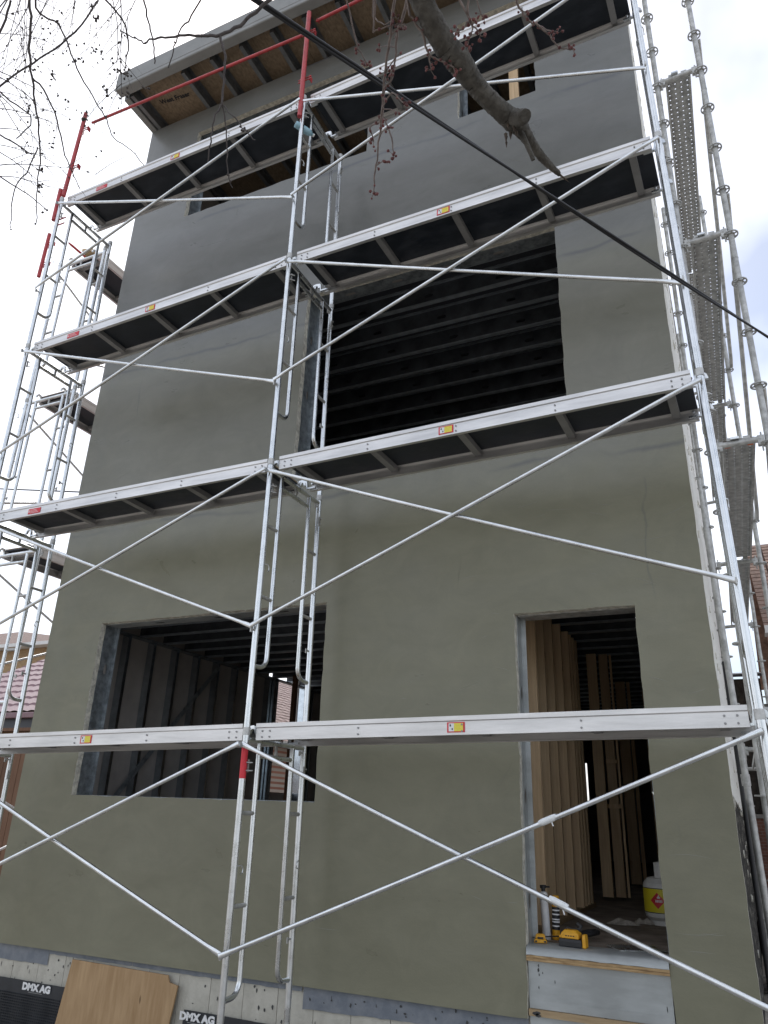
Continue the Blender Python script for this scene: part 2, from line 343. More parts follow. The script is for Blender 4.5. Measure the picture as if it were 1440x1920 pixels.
def tag(o, label=None, cat=None, group=None, kind=None):
    if label: o['label'] = label
    if cat: o['category'] = cat
    if group: o['group'] = group
    if kind: o['kind'] = kind
    return o
def thing(name, label, cat, loc=(0, 0, 0), rot=(0, 0, 0), group=None, scale=(1, 1, 1)):
    o = bpy.data.objects.new(name, None); o.empty_display_size = 0.1; col.objects.link(o)
    o.location = loc; o.rotation_euler = rot; o.scale = scale
    return tag(o, label, cat, group)
def copy_tree(o, parent=None):
    c = o.copy(); col.objects.link(c)
    if parent is not None: c.parent = parent
    for ch in [x for x in KIDS.get(o.name, [])]:
        k = copy_tree(ch, c)
    KIDS[c.name] = [x for x in bpy.data.objects if x.parent == c]
    return c
KIDS = {}
def reg(o):
    KIDS[o.name] = [x for x in bpy.data.objects if x.parent == o]
    for k in KIDS[o.name]: reg(k)
def text_mesh(body, size, extrude=0.0008, offset=0.0):
    cu = bpy.data.curves.new('lettering', 'FONT'); cu.body = body; cu.size = size; cu.extrude = extrude; cu.offset = offset
    cu.align_x = 'CENTER'; cu.align_y = 'CENTER'; cu.resolution_u = 3
    o = bpy.data.objects.new('tmp', cu); col.objects.link(o)
    dg = bpy.context.evaluated_depsgraph_get()
    me = bpy.data.meshes.new_from_object(o.evaluated_get(dg))
    bpy.data.objects.remove(o); bpy.data.curves.remove(cu)
    return me
def lettering(body, size, material, mtx, parent, offset=0.0, sx=1.0):
    me = text_mesh(body, size, 0.0008, offset); me.materials.clear(); me.materials.append(M[material])
    me.transform(mtx @ Matrix.Diagonal((sx, 1, 1, 1)))
    o = bpy.data.objects.new('lettering', me); col.objects.link(o)
    o.parent = parent; o.matrix_parent_inverse = world_of(parent).inverted() if s_world[0] else Matrix.Identity(4)
    return o
FRONT = Matrix.Rotation(math.radians(90), 4, 'X')       # text facing -Y

# ================================================================== ground
g = MB(); n = 24
gv, gf = [], []
xs = [-300, -120, -60, -30, -20, -14, -10, -7, -5, -3, -1, 1, 3, 5, 8, 12, 20, 40, 90, 300]
for yy in xs:
    for xx in xs: gv.append((xx, yy, 0 if abs(xx) < 40 else 0.0))
k = len(xs)
for j in range(k - 1):
    for i in range(k - 1): gf.append((j * k + i, j * k + i + 1, (j + 1) * k + i + 1, (j + 1) * k + i))
tag(g.add(gv, gf).build('ground', 'ground'), kind='structure')

# ================================================================== the house shell
FY = 5.30; XL, XR = -6.24, -0.097; ZB, ZT = 0.627, 10.31; YB = 17.0
s_world[0] = True
house = thing('house', 'tall narrow house under construction with dark grey stucco front and empty window openings', 'house', ((XL + XR) / 2, FY, 0))
W1 = (-5.557, -3.036, 1.837, 3.413); W2 = (-3.493, -0.929, 4.66, 6.727)
W3 = (-5.397, -2.894, 8.498, 9.92); W4 = (-1.836, -1.015, 8.485, 9.92); DR = (-1.422, -0.560, ZB, 3.186)
OPEN = [W1, W2, W3, W4, DR]
def lines_for(lo, hi, fixed, step):
    pts = sorted(set([lo, hi] + [q for q in fixed if lo <= q <= hi])); out = []
    for a, b in zip(pts, pts[1:]):
        n_ = max(1, round((b - a) / step)); out += [a + (b - a) * i / n_ for i in range(n_)]
    return out + [hi]
gx = lines_for(XL, XR, [v for o in OPEN for v in o[:2]], 0.085)
gz = lines_for(ZB, ZT, [v for o in OPEN for v in o[2:]], 0.085)
rnd = random.Random(3)
fx = [[rnd.uniform(-1, 1) for _ in range(40)] for _ in range(60)]
UND = 1
def undul(x, z):                       # slow waviness of a hand-trowelled wall
    return 0.0022 * math.sin(1.9 * x + 0.7 * z) * math.sin(1.3 * z - 0.4 * x) + 0.0012 * math.sin(4.1 * x - 2.2 * z + 1.0)
V = {}; wallb = MB(); verts = []
def inside(i, j):
    cx, cz = (gx[i] + gx[i + 1]) / 2, (gz[j] + gz[j + 1]) / 2
    return any(o[0] < cx < o[1] and o[2] < cz < o[3] for o in OPEN)
solid = [[not inside(i, j) for j in range(len(gz) - 1)] for i in range(len(gx) - 1)]
def onedge(x, z):
    return any((abs(x - o[0]) < 1e-6 or abs(x - o[1]) < 1e-6) and o[2] - 1e-6 <= z <= o[3] + 1e-6 or
               (abs(z - o[2]) < 1e-6 or abs(z - o[3]) < 1e-6) and o[0] - 1e-6 <= x <= o[1] + 1e-6 for o in OPEN)
for j, z in enumerate(gz):
    for i, x in enumerate(gx):
        jx = jz = 0.0
        if onedge(x, z): jx, jz = rnd.uniform(-.005, .005), rnd.uniform(-.005, .005)
        elif i == len(gx) - 1: jx = rnd.uniform(-.003, .003)
        verts.append((x + jx, FY + undul(x, z), z + jz))
nb = len(verts); back = [(x, FY + 0.06, z) for (x, y, z) in verts]
idx = lambda i, j: j * len(gx) + i
faces, fm = [], []
for i in range(len(gx) - 1):
    for j in range(len(gz) - 1):
        if solid[i][j]: faces.append((idx(i, j), idx(i + 1, j), idx(i + 1, j + 1), idx(i, j + 1)))
edgef = []
for i in range(len(gx) - 1):
    for j in range(len(gz) - 1):
        if not solid[i][j]: continue
        for (di, dj, a, b) in ((-1, 0, idx(i, j), idx(i, j + 1)), (1, 0, idx(i + 1, j + 1), idx(i + 1, j)), (0, -1, idx(i + 1, j), idx(i, j)), (0, 1, idx(i, j + 1), idx(i + 1, j + 1))):
            ii, jj = i + di, j + dj
            out = ii < 0 or jj < 0 or ii >= len(gx) - 1 or jj >= len(gz) - 1
            if out or not solid[ii][jj]: edgef.append((a, b, nb + b, nb + a))
wallb.add(verts, faces, 0, True); wallb.add(verts + back, edgef, 1)
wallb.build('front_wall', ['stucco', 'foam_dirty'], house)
# foam crumbs along the cut edges of the openings
cr_ = MB()
for o in (W1, W2, DR, W4):
    for _ in range(46):
        side = rnd.choice('lltb') if o is not DR else rnd.choice('llr')
        s_ = rnd.uniform(.006, .016)
        if side in 'lr':
            px, pz = (o[0] if side == 'l' else o[1]), rnd.uniform(o[2], o[3])
        else: px, pz = rnd.uniform(o[0], o[1]), (o[3] if side == 't' else o[2])
        c = Vector((px, FY + rnd.uniform(.0, .03), pz))
        q = [c + Vector((rnd.uniform(-1, 1), rnd.uniform(-.6, .6), rnd.uniform(-1.6, 1.6))) * s_ * .5 for _ in range(4)]
        cr_.add(q, [(0, 1, 2), (0, 2, 3), (0, 3, 1), (1, 3, 2)])
tag(cr_.build('foam_crumbs', 'foam', house), kind='stuff')
# ridges and scratches the trowel left in the base coat
tr_ = MB(); rq = random.Random(41)
for q in range(120):
    x_, z_ = rq.uniform(XL + .1, XR - .1), (rq.uniform(ZB, 4.2) if q < 70 else rq.uniform(4.2, 10.0))
    if q < 55: x_ = rq.uniform(-1.9, XR - .06)
    a = rq.gauss(0, .25) + (rq.choice((0, 0, 0, 1.2))); L_ = rq.uniform(.05, .30); cv = rq.uniform(-2.5, 2.5); p_ = []
    for i in range(9):
        p_.append(Vector((x_, 0, z_))); x_ += math.cos(a) * L_ / 8; z_ += math.sin(a) * L_ / 8; a += cv * L_ / 8
    if any(o[0] - .02 < p.x < o[1] + .02 and o[2] - .02 < p.z < o[3] + .02 for p in p_ for o in OPEN) or max(p.x for p in p_) > XR - .01: continue
    for i in range(8):
        w0, w1 = .0012 * math.sin(math.pi * i / 8) + .0002, .0012 * math.sin(math.pi * (i + 1) / 8) + .0002
        A0, A1 = p_[i], p_[i + 1]; y0, y1 = FY + undul(A0.x, A0.z), FY + undul(A1.x, A1.z)
        tr_.add([(A0.x, y0 + .001, A0.z - w0 * 2), (A1.x, y1 + .001, A1.z - w1 * 2), (A1.x, y1 - w1 * 1.4, A1.z), (A0.x, y0 - w0 * 1.4, A0.z), (A1.x, y1 + .001, A1.z + w1 * 2), (A0.x, y0 + .001, A0.z + w0 * 2)], [(0, 1, 2, 3), (3, 2, 4, 5)], 0, True)
tag(tr_.build('trowel_ridges', 'stucco_ridge', house), kind='stuff')
# side walls
b = MB()
b.add([(XR, FY + .061, 1.95), (XR - .055, YB, 1.95), (XR - .055, YB, 10.5), (XR, FY + .061, 10.5),
       (XR - .06, FY + .061, 1.95), (XR - .115, YB, 1.95), (XR - .115, YB, 10.5), (XR - .06, FY + .061, 10.5)],
      [(0, 1, 2, 3), (7, 6, 5, 4), (0, 3, 7, 4), (1, 5, 6, 2), (3, 2, 6, 7), (0, 4, 5, 1)])
b.build('side_wall', 'foam', house)
MB().box(XR - .115, XR - .03, FY + .062, YB, .3, 1.948).build('side_wall', 'old_wall', house)
b = MB()
for kk in range(120):
    y_, z_ = rnd.uniform(5.5, 12), rnd.uniform(.8, 10.3); x_ = XR - .055 * (y_ - FY) / (YB - FY)
    b.path([(x_ - .002, y_, z_), (x_ + .006, y_, z_)], .03, 8)
tag(b.build('fasteners', 'foam_dirty', house), kind='stuff')
b = MB()
LW = (9.20, 10.05, 2.0, 3.66)
b.box(XL, XL + .08, FY + .061, LW[0], .64, 10.3); b.box(XL, XL + .08, LW[1], YB, .64, 10.3)
b.box(XL, XL + .08, LW[0], LW[1], .64, LW[2]); b.box(XL, XL + .08, LW[0], LW[1], LW[3], 10.3)
b.build('side_wall', 'sheathing', house)
b = MB(); bo = (-3.12, -3.07, 2.1, 2.9)
b.box(XL + .081, bo[0], YB - .1, YB, .64, 10.3); b.box(bo[1], XR - .116, YB - .1, YB, .64, 10.3)
b.box(bo[0], bo[1], YB - .1, YB, .64, bo[2]); b.box(bo[0], bo[1], YB - .1, YB, bo[3], 10.3)
b.build('back_wall', 'sheathing', house)
# inner face of the front wall (behind the insulation), cut round the openings
b = MB()
def ring(o, y0, y1, x0, x1, z0, z1):
    b.box(x0, o[0], y0, y1, z0, z1); b.box(o[1], x1, y0, y1, z0, z1)
    if o[2] - z0 > .001: b.box(o[0], o[1], y0, y1, z0, o[2])
    b.box(o[0], o[1], y0, y1, o[3], z1)
e = .012
ring((W1[0] - e, W1[1] + e, W1[2] - e, W1[3] + e), 5.362, 5.50, XL + .082, -2.2, 1.03, 3.53)
ring((DR[0] - e, DR[1] + e, 1.03, DR[3] + e), 5.362, 5.50, -2.199, XR - .065, 1.03, 3.53)
ring((W2[0] - e, W2[1] + e, W2[2] - e, W2[3] + e), 5.362, 5.50, XL + .082, XR - .065, 3.84, 6.83)
ring((W3[0] - e, W3[1] + e, W3[2] - e, W3[3] + e), 5.362, 5.50, XL + .082, -2.4, 7.14, 10.29)
ring((W4[0] - e, W4[1] + e, W4[2] - e, W4[3] + e), 5.362, 5.50, -2.399, XR - .065, 7.14, 10.29)
b.build('inner_sheathing', 'sheathing', house)
# floors
MB().box(XL + .085, XR - .12, 5.365, YB - .11, .985, 1.02).build('floor', 'subfloor', house)
MB().box(XL + .085, XR - .12, 5.51, YB - .11, 3.812, 3.835).build('floor', 'subfloor_light', house)
MB().box(XL + .085, XR - .12, 5.51, YB - .11, 3.8015, 3.811).build('deck_pan', 'trim_dark', house)
MB().box(XL + .085, XR - .12, 5.51, YB - .11, 7.112, 7.135).build('floor', 'subfloor_light', house)
MB().box(XL + .085, XR - .12, 5.51, YB - .11, 7.1015, 7.111).build('deck_pan', 'trim_dark', house)
# ceiling joists: one C section, copied
def c_section(length, h=.25, w=.045, t=.004):
    m = MB()
    m.plate_hole((0, w, t), (0, 0, 1), (1, 0, 0), None, h - 2 * t, length, [.5 + .8 * i for i in range(7)], .022, .055, mi=1)
    m.box(0, length, 0, w, 0, t); m.box(0, length, 0, w, h - t, h); m.box(0, length, 0, t, t, .018); m.box(0, length, 0, t, h - .018, h - t)
    return m
jm = c_section(XR - .125 - XL - .09).mesh('floor_joist', ['steel_joist', 'joist_web'])
def inst(name, me, loc, parent, rot=(0, 0, 0)):
    o = bpy.data.objects.new(name, me); col.objects.link(o); o.parent = parent
    o.matrix_parent_inverse = world_of(parent).inverted(); o.location = loc; o.rotation_euler = rot; return o
for zc in (3.55, 6.85):
    for q in range(28): inst('floor_joist', jm, (XL + .09, 5.62 + .4 * q, zc), house)
# roof: joists running out over the front, OSB deck panels, fascia
rj = MB(); rj.box(0, .004, 0, YB - 4.77, 0, .19); rj.box(.004, .05, 0, YB - 4.77, 0, .004); rj.box(.046, .05, 0, YB - 4.77, .004, .018)
rj.box(.004, .05, 0, YB - 4.77, .186, .19)
rjm = rj.mesh('roof_joist', 'roof_steel')
for x in [-6.14] + [-5.32 + .44 * q for q in range(12)]: inst('roof_joist', rjm, (x, 4.765, 10.318), house)
roof = MB().box(XL, XR - .02, 4.64, YB, 10.533, 10.58).build('roof', 'fascia', house)
pm = MB().box(0, 1.195, 0, 2.43, 0, .018).mesh('roof_panel', 'osb')
for jx in range(5):
    for jy in range(5): inst('roof_panel', pm, (-6.16 + 1.20 * jx, 4.77 + 2.44 * jy, 10.511), roof)
fas = MB()
prof = [(4.61, 10.30), (4.60, 10.31), (4.60, 10.355), (4.608, 10.36), (4.60, 10.365), (4.60, 10.60), (4.66, 10.60), (4.66, 10.53), (4.72, 10.53), (4.72, 10.30)]
pts_ = [(x, y, z) for x in (XL - .005, XR) for (y, z) in prof]; np_ = len(prof)
fas.add(pts_, [(i, (i + 1) % np_, np_ + (i + 1) % np_, np_ + i) for i in range(np_)] + [tuple(range(np_)), tuple(range(2 * np_ - 1, np_ - 1, -1))])
fas.build('fascia', 'fascia', house, .004)
MB().box(XL - .005, XL + .075, 4.766, 8.0, 10.305, 10.528).build('fascia', 'fascia', house)
ltm = Matrix.Translation((-5.74, 5.12, 10.509)) @ Matrix.Rotation(math.radians(180), 4, 'X') @ Matrix.Rotation(math.radians(-6), 4, 'Z')
wf = lettering('West Fraser', .088, 'ink', ltm, house, .003)
# steel jambs and heads, with slotted knock-outs
jd = .15
def jamb(x, sgn, z0, z1, holes, name='window_jamb', m='steel_jamb', depth=jd):
    b = MB(); b.plate_hole((x, FY + .061, z0), (0, 1, 0), (0, 0, 1), None, depth, z1 - z0, holes, .017, .05)
    b.box(x, x + .035, FY + .061 + depth, FY + .065 + depth, z0, z1)
    b.box(x - .055 * sgn if sgn > 0 else x, x if sgn > 0 else x - .055 * sgn, FY + .062, FY + .064, z0, z1)
    b.box(min(x - sgn * .05, x - sgn * .048), max(x - sgn * .05, x - sgn * .048), FY + .066, FY + .06 + depth, z0, z1, 1)
    b.build(name, [m, 'trim_dark'], house)
jamb(W1[0] + .006, 1, W1[2], W1[3], [.55, 1.15]); jamb(W1[1] - .006, -1, W1[2], W1[3], [.55, 1.15])
jamb(W2[0] + .006, 1, W2[2], W2[3], [.3, .95, 1.6, 2.2]); jamb(W2[1] - .006, -1, W2[2], W2[3], [.4, 1.0, 1.7])
jamb(W3[0] + .006, 1, W3[2], W3[3], [.12, .8]); jamb(W3[1] - .006, -1, W3[2], W3[3], [.5])
jamb(W4[0] + .006, 1, W4[2], W4[3], [.22, .8]); jamb(W4[1] - .006, -1, W4[2], W4[3], [.5])
jamb(DR[0] + .006, 1, 1.02, DR[3], [.25, .9, 1.6], 'door_jamb', 'galv_sheet', .10); jamb(DR[1] - .006, -1, 1.02, DR[3], [.5], 'door_jamb')
def head(o, z, sgn, holes, name, m='steel_jamb'):
    b = MB(); b.plate_hole((o[0] + .01, FY + .061, z), (0, 1, 0), (1, 0, 0), None, jd, o[1] - o[0] - .02, holes, .017, .06)
    b.box(o[0] + .01, o[1] - .01, FY + .062, FY + .064, z, z + .05 * sgn) if sgn > 0 else b.box(o[0] + .01, o[1] - .01, FY + .062, FY + .064, z - .05, z)
    b.box(o[0] + .01, o[1] - .01, FY + .066, FY + .2, z + (.03 if sgn > 0 else -.032), z + (.032 if sgn > 0 else -.03), 1)
    b.build(name, [m, 'trim_dark'], house)
head(W1, W1[3] - .006, 1, [.6, 1.3, 2.0], 'window_head', 'galv_sheet'); head(W2, W2[3] - .006, 1, [.42, .95, 1.48, 2.0], 'window_head')
head(W3, W3[3] - .006, 1, [.5, 1.2, 1.9], 'window_head'); head(W4, W4[3] - .006, 1, [.4], 'window_head')
head(DR, DR[3] - .006, 1, [], 'door_head', 'galv_old')
head(W1, W1[2] + .006, -1, [], 'window_sill'); head(W2, W2[2] + .006, -1, [], 'window_sill')
head(W3, W3[2] + .006, -1, [], 'window_sill'); head(W4, W4[2] + .006, -1, [], 'window_sill')
MB().box(-1.345, -1.245, 5.56, 5.60, 7.14, 10.30).build('prop_board', 'stud_wood', house)
# door threshold: flashing, OSB edge, galvanised rim sheet, wood strip
th = MB(); nn = 26
for i in range(nn + 1):
    x = DR[0] + .004 + (DR[1] - DR[0] - .008) * i / nn; w_ = .004 * math.sin(i * 1.7) + rnd.uniform(-.003, .003)
    th.v += [(x, 5.52, 1.026), (x, 5.315 + w_, 1.027), (x, 5.288 + w_ * .6, 1.016), (x, 5.282 + w_ * .4, .979 + rnd.uniform(-.002, .002))]
for i in range(nn):
    for q in range(3): th.f.append((i * 4 + q, i * 4 + q + 1, i * 4 + q + 5, i * 4 + q + 4)); th.m.append(0); th.sm.append(True)
sill = th.build('door_sill', 'galv_sheet', house)
MB().box(DR[0] + .004, DR[1] - .004, 5.284, 5.40, .962, .9765).build('osb_strip', 'osb_edge', sill)
MB().box(DR[0] + .004, DR[1] - .004, 5.284, 5.40, .945, .9605).build('osb_strip', 'osb_edge', sill)
rs = MB(); rs.box(DR[0] + .006, DR[1] - .004, 5.318, 5.36, .686, .9445); rs.box(DR[0] + .006, DR[1] - .004, 5.3165, 5.318, .735, .738)
rs.build('rim_sheet', 'galv_sheet', house)
MB().box(DR[0] + .004, DR[1] - .006, 5.30, 5.36, .648, .684).build('wood_strip', 'plank_wood', house)
MB().box(DR[0] + .006, DR[1] - .004, 5.322, 5.36, .40, .646).build('rim_sheet', 'galv_sheet', house)
sm_ = MB()
def blot(m, x, y, z, w, h, n=9):
    c = [(x + math.cos(2 * math.pi * i / n) * w * rnd.uniform(.45, 1.1), y, z + math.sin(2 * math.pi * i / n) * h * rnd.uniform(.45, 1.1)) for i in range(n)]
    m.add(c, [tuple(range(n))])
for (x, z, w, h) in [(-1.35, .92, .006, .012), (-1.352, .895, .007, .016), (-1.348, .87, .004, .01), (-1.352, .80, .005, .01), (-1.325, .88, .003, .009), (-1.25, .84, .0025, .013), (-.60, .77, .004, .02)]: blot(sm_, x, 5.316, z, w, h)
for (x, z, w, h) in [(-1.37, .665, .03, .012), (-1.36, .655, .02, .012)]: blot(sm_, x, 5.2985, z, w, h)
tag(sm_.build('ink_marks', 'tar', house), kind='stuff')
# foundation with formwork joints, flashing strip, tar blots
found = MB().box(XL + .02, XR - .13, 5.361, YB, -.2, .64).build('foundation', 'foundation', house)
fm_ = MB().box(0, .292, 0, .013, -.2, .635).mesh('foundation_panel', 'foundation')
for q in range(17): inst('foundation_panel', fm_, (XL + .02 + .296 * q, 5.346 + rnd.uniform(0, .002), rnd.uniform(-.003, 0)), found)
fs = MB()
def strip(x0, x1, zb0, zb1, y=5.338):
    n_ = max(2, int((x1 - x0) / .05)); V_ = []
    for i in range(n_ + 1):
        x = x0 + (x1 - x0) * i / n_; zb = zb0 + (zb1 - zb0) * i / n_ + rnd.uniform(-.003, .003)
        V_ += [(x, y + rnd.uniform(-.002, .002), .634), (x, y + rnd.uniform(-.003, .002), zb)]
    fs.add(V_, [(2 * i, 2 * i + 1, 2 * i + 3, 2 * i + 2) for i in range(n_)], 0, True)
strip(XL + .01, -5.525, .507, .508); strip(-5.52, -4.62, .592, .590); strip(-4.615, -3.06, .590, .588); strip(-3.045, -1.43, .488, .525, 5.334)
fs.build('flashing_strip', 'membrane_strip', house)
tb = MB()
for q in range(70):
    x_ = rnd.choice([rnd.uniform(-5.5, -5.2), rnd.uniform(-4.05, -3.1), rnd.uniform(-3.1, -1.5), rnd.uniform(-6.1, -5.5)])
    blot(tb, x_, 5.3438, rnd.uniform(.3, .585), rnd.uniform(.003, .011), rnd.uniform(.004, .022))
for q in range(26):
    blot(tb, rnd.uniform(-3.0, -1.5), 5.3305, rnd.uniform(.53, .61), rnd.uniform(.002, .012), rnd.uniform(.003, .02))
tag(tb.build('tar_blots', 'tar', house), kind='stuff')

# ------------------------------------------------------------------ interior framing
sm = MB(); sm.box(0, .092, 0, .002, 0, 2.5); sm.box(.09, .092, .002, .042, 0, 2.5); sm.box(0, .002, .002, .042, 0, 2.5)
sm.box(.078, .09, .040, .042, 0, 2.5)
smm = sm.mesh('steel_stud', 'steel_stud')
q = 0; y = 5.80
while y < 13.5:
    if not (LW[0] - .03 < y < LW[1]): inst('steel_stud', smm, (-6.15, y, 1.03), house)
    y += .41; q += 1
b = MB()
b.add([(-6.052, 6.0, 1.5), (-6.052, 6.05, 1.46), (-6.052, 7.9, 3.45), (-6.052, 7.85, 3.49)], [(0, 1, 2, 3)])
b.build('strap_brace', 'steel_jamb', house)
MB().box(-6.15, -6.055, 5.52, 13.6, 1.021, 1.029).build('bottom_track', 'steel_jamb', house)
MB().box(-6.15, -6.055, 5.52, 13.6, 3.531, 3.548).build('top_track', 'steel_jamb', house)
# header and trimmer of the side window
MB().box(-6.15, -5.98, LW[0] - .06, LW[0] - .005, 1.03, 3.53).build('trimmer_stud', 'steel_stud', house)
MB().box(-6.15, -5.98, LW[1] + .005, LW[1] + .06, 1.03, 3.53).build('trimmer_stud', 'steel_stud', house)
wmesh = {}
def wood(x0, x1, y, z0=1.06, z1=3.53, t=.038, name='wood_stud'):
    key = (round(x1 - x0, 3), z0, z1, t)
    if key not in wmesh: wmesh[key] = MB().box(0, x1 - x0, 0, t, 0, z1 - z0).mesh(name, 'stud_wood')
    return inst(name, wmesh[key], (x0, y, z0), house)
for y in (5.66, 5.70, 6.03, 6.38, 6.73, 7.09, 7.42, 7.58, 7.72, 7.86): wood(-1.60 + rnd.uniform(-.004, .004), -1.455 + rnd.uniform(-.006, .006), y)
MB().box(-1.60, -1.455, 5.54, 8.0, 1.021, 1.059).build('bottom_plate', 'plank_wood', house)
MB().box(-1.50, -1.41, 5.515, 5.55, 1.03, 3.53).build('wood_stud', 'stud_wood', house)
for (x0, x1, y) in [(-1.49, -1.385, 8.60), (-1.365, -1.27, 8.66), (-1.255, -1.235, 8.70), (-1.47, -1.345, 10.55), (-1.33, -1.29, 10.6),
                    (-1.22, -1.08, 11.4), (-1.04, -.93, 11.6), (-1.75, -1.61, 8.6), (-1.95, -1.80, 8.6), (-1.30, -1.17, 12.4), (-2.35, -2.2, 9.1), (-2.75, -2.6, 9.1)]: wood(x0, x1, y)
b = MB(); b.box(-1.49, -1.235, 8.64, 8.659, 1.9, 1.94); b.box(-1.365, -1.245, 8.639, 8.657, 2.35, 2.39)
b.build('blocking', 'stud_wood', house)
MB().box(-1.2, -.3, 11.43, 11.60, 1.021, 1.058).build('bottom_plate', 'plank_wood', house)
for y in (6.5, 7.0, 7.5, 8.1, 8.7, 9.3, 10.0, 10.8): wood(-.36, -.27, y)
for x in (-3.3, -3.7, -4.1, -4.5): wood(x, x + .038, 10.2, t=.14)
MB().box(-5.63, -5.57, 9.0, 9.06, 1.03, 3.53).build('dark_post', 'fence_wood', house); wood(-3.10, -3.0, 5.6, t=.04)
MB().box(-2.6, -2.57, 5.6, 9.0, 1.03, 3.53).build('partition_panel', 'sheathing', house)
MB().box(-5.9, -2.63, 11.3, 11.33, 1.03, 3.53).build('partition_panel', 'sheathing', house)
MB().box(XL + .09, XR - .13, 12.6, 12.63, 3.84, 6.84).build('partition_panel', 'sheathing', house)
MB().box(XL + .09, XR - .13, 9.6, 9.63, 7.14, 10.3).build('partition_panel', 'sheathing', house)
s_world[0] = False

# ================================================================== front scaffold
LEG, POST, RUNG = .0215, .0165, .0135
FW = .76
def make_frame():
    t = thing('frame_scaffold', 'x', 'scaffold')
    for yy in (0, FW):
        MB().tube((0, yy, 0), (0, yy, 1.98), LEG, 14).build('leg', 'galv', t)
        MB().path([(0, yy, 1.955), (0, yy, 2.005)], LEG + .0035, 14).build('coupling_collar', 'galv_old', t)
    for yy, sg in ((0, 1), (FW, -1)):
        p = [(0, yy + sg * .165, 1.925), (0, yy + sg * .165, .52)]
        for a in range(1, 7):
            an = math.radians(15 * a); p.append((0, yy + sg * (.165 - .085 * (1 - math.cos(an))), .52 - .085 * math.sin(an)))
        p += [(0, yy + sg * .018, .432)]
        MB().path(p, POST, 12).build('inner_post', 'galv', t)
        for z in (1.47, .93):
            MB().tube((0, yy + sg * .015, z), (0, yy + sg * .158, z), RUNG, 8).build('rung', 'galv_old', t)
        for z in (1.895, .675):
            b = MB(); b.tube((0, yy - sg * .0 - .018 * 1, z), (0, yy - .058, z), .0075, 8)
            b.box(-.004, .004, yy - .066, yy - .048, z - .022, z + .014)
            b.build('brace_stud', 'galv_old', t)
        b = MB()                                                   # swinging lock and its little hook
        b.box(.022, .028, yy + sg * .02 - .006, yy + sg * .02 + .006, 1.72, 1.80); b.tube((.02, yy, 1.78), (.05, yy + sg * .03, 1.78), .005, 6); b.tube((.02, yy, 1.73), (.05, yy + sg * .035, 1.73), .005, 6)
        b.build('lock_pin', 'galv_old', t)
        b = MB(); b.path([(.018, yy, 1.16), (.03, yy + sg * .03, 1.165), (.03, yy + sg * .05, 1.15), (.03, yy + sg * .052, 1.12), (.03, yy + sg * .035, 1.115)], .004, 6)
        b.build('hook', 'galv', t)
    MB().tube((0, .018, 1.93), (0, FW - .018, 1.93), LEG - .003, 12).build('header', 'galv', t)
    MB().tube((0, .182, 1.835), (0, FW - .182, 1.835), POST, 12).build('header', 'galv', t)
    MB().tube((0, .38, 1.85), (0, .38, 1.915), .012, 8).build('header_strut', 'galv_old', t)
    reg(t); return t
def make_deck():
    t = thing('scaffold_platform', 'x', 'scaffold platform'); L, W = 2.98, .485
    for yy, sg in ((0, 1), (W, -1)):
        b = MB(); Y0 = lambda a: yy + sg * a
        pr = [(-.004, 0), (-.004, -.026), (.003, -.032), (.003, -.108), (.032, -.108), (.032, -.103), (.008, -.103), (.008, -.03), (.03, -.028), (.03, 0)]
        V_ = [(x, Y0(a), z) for x in (0, L) for (a, z) in pr]; q = len(pr)
        F_ = [(i, (i + 1) % q, q + (i + 1) % q, q + i) for i in range(q)] + [tuple(range(q)), tuple(range(2 * q - 1, q - 1, -1))]
        if sg < 0: F_ = [tuple(reversed(f)) for f in F_]
        b.add(V_, F_); b.build('side_beam', 'alu', t)
        r = MB()
        for xx in (.05, .11, .775, 1.465, 2.155, 2.87, 2.93):
            for z in (-.05, -.088): r.path([(xx, Y0(.004), z), (xx, Y0(-.003), z)], .006, 8)
        tag(r.build('rivets', 'alu_dull', t), kind='stuff')
    for xx in (.09, .75, 1.44, 2.13, 2.82):
        b = MB(); b.box(xx, xx + .05, .034, W - .034, -.075, -.07); b.box(xx, xx + .004, .034, W - .034, -.07, -.03); b.box(xx + .046, xx + .05, .034, W - .034, -.07, -.03)
        b.build('cross_member', 'alu_dull', t)
    p = MB(); p.box(.002, L - .002, .031, W - .031, -.028, -.014, 0); p.box(.002, L - .002, .031, W - .031, -.0138, -.004, 1)
    p.build('deck_panel', ['phenolic', 'plywood_top'], t)
    for xx, sg in ((0, -1), (L, 1)):
        for yy in (.045, W - .045):
            b = MB()
            pr = [(xx - sg * .06, -.085), (xx + sg * .012, -.085), (xx + sg * .02, -.03), (xx + sg * .03, -.012), (xx + sg * .065, -.008), (xx + sg * .088, -.03), (xx + sg * .096, -.062),
                  (xx + sg * .078, -.062), (xx + sg * .07, -.035), (xx + sg * .05, -.026), (xx + sg * .038, -.03), (xx + sg * .028, -.05), (xx + sg * .02, -.098), (xx - sg * .06, -.098)]
            q = len(pr); V_ = [(x, yy + dy, z) for dy in (-.011, .011) for (x, z) in pr]
            F_ = [(i, (i + 1) % q, q + (i + 1) % q, q + i) for i in range(q)]
            b.add(V_, F_)
            for k_ in (0, q):                                         # end caps as quads
                for i in range(q // 2 - 1): b.add([V_[k_ + i], V_[k_ + i + 1], V_[k_ + q - 2 - i], V_[k_ + q - 1 - i]], [(0, 1, 2, 3)])
            b.path([(xx - sg * .03, yy - .013, -.055), (xx - sg * .03, yy + .013, -.055)], .009, 8)
            b.build('hook', 'galv', t)
    reg(t); return t

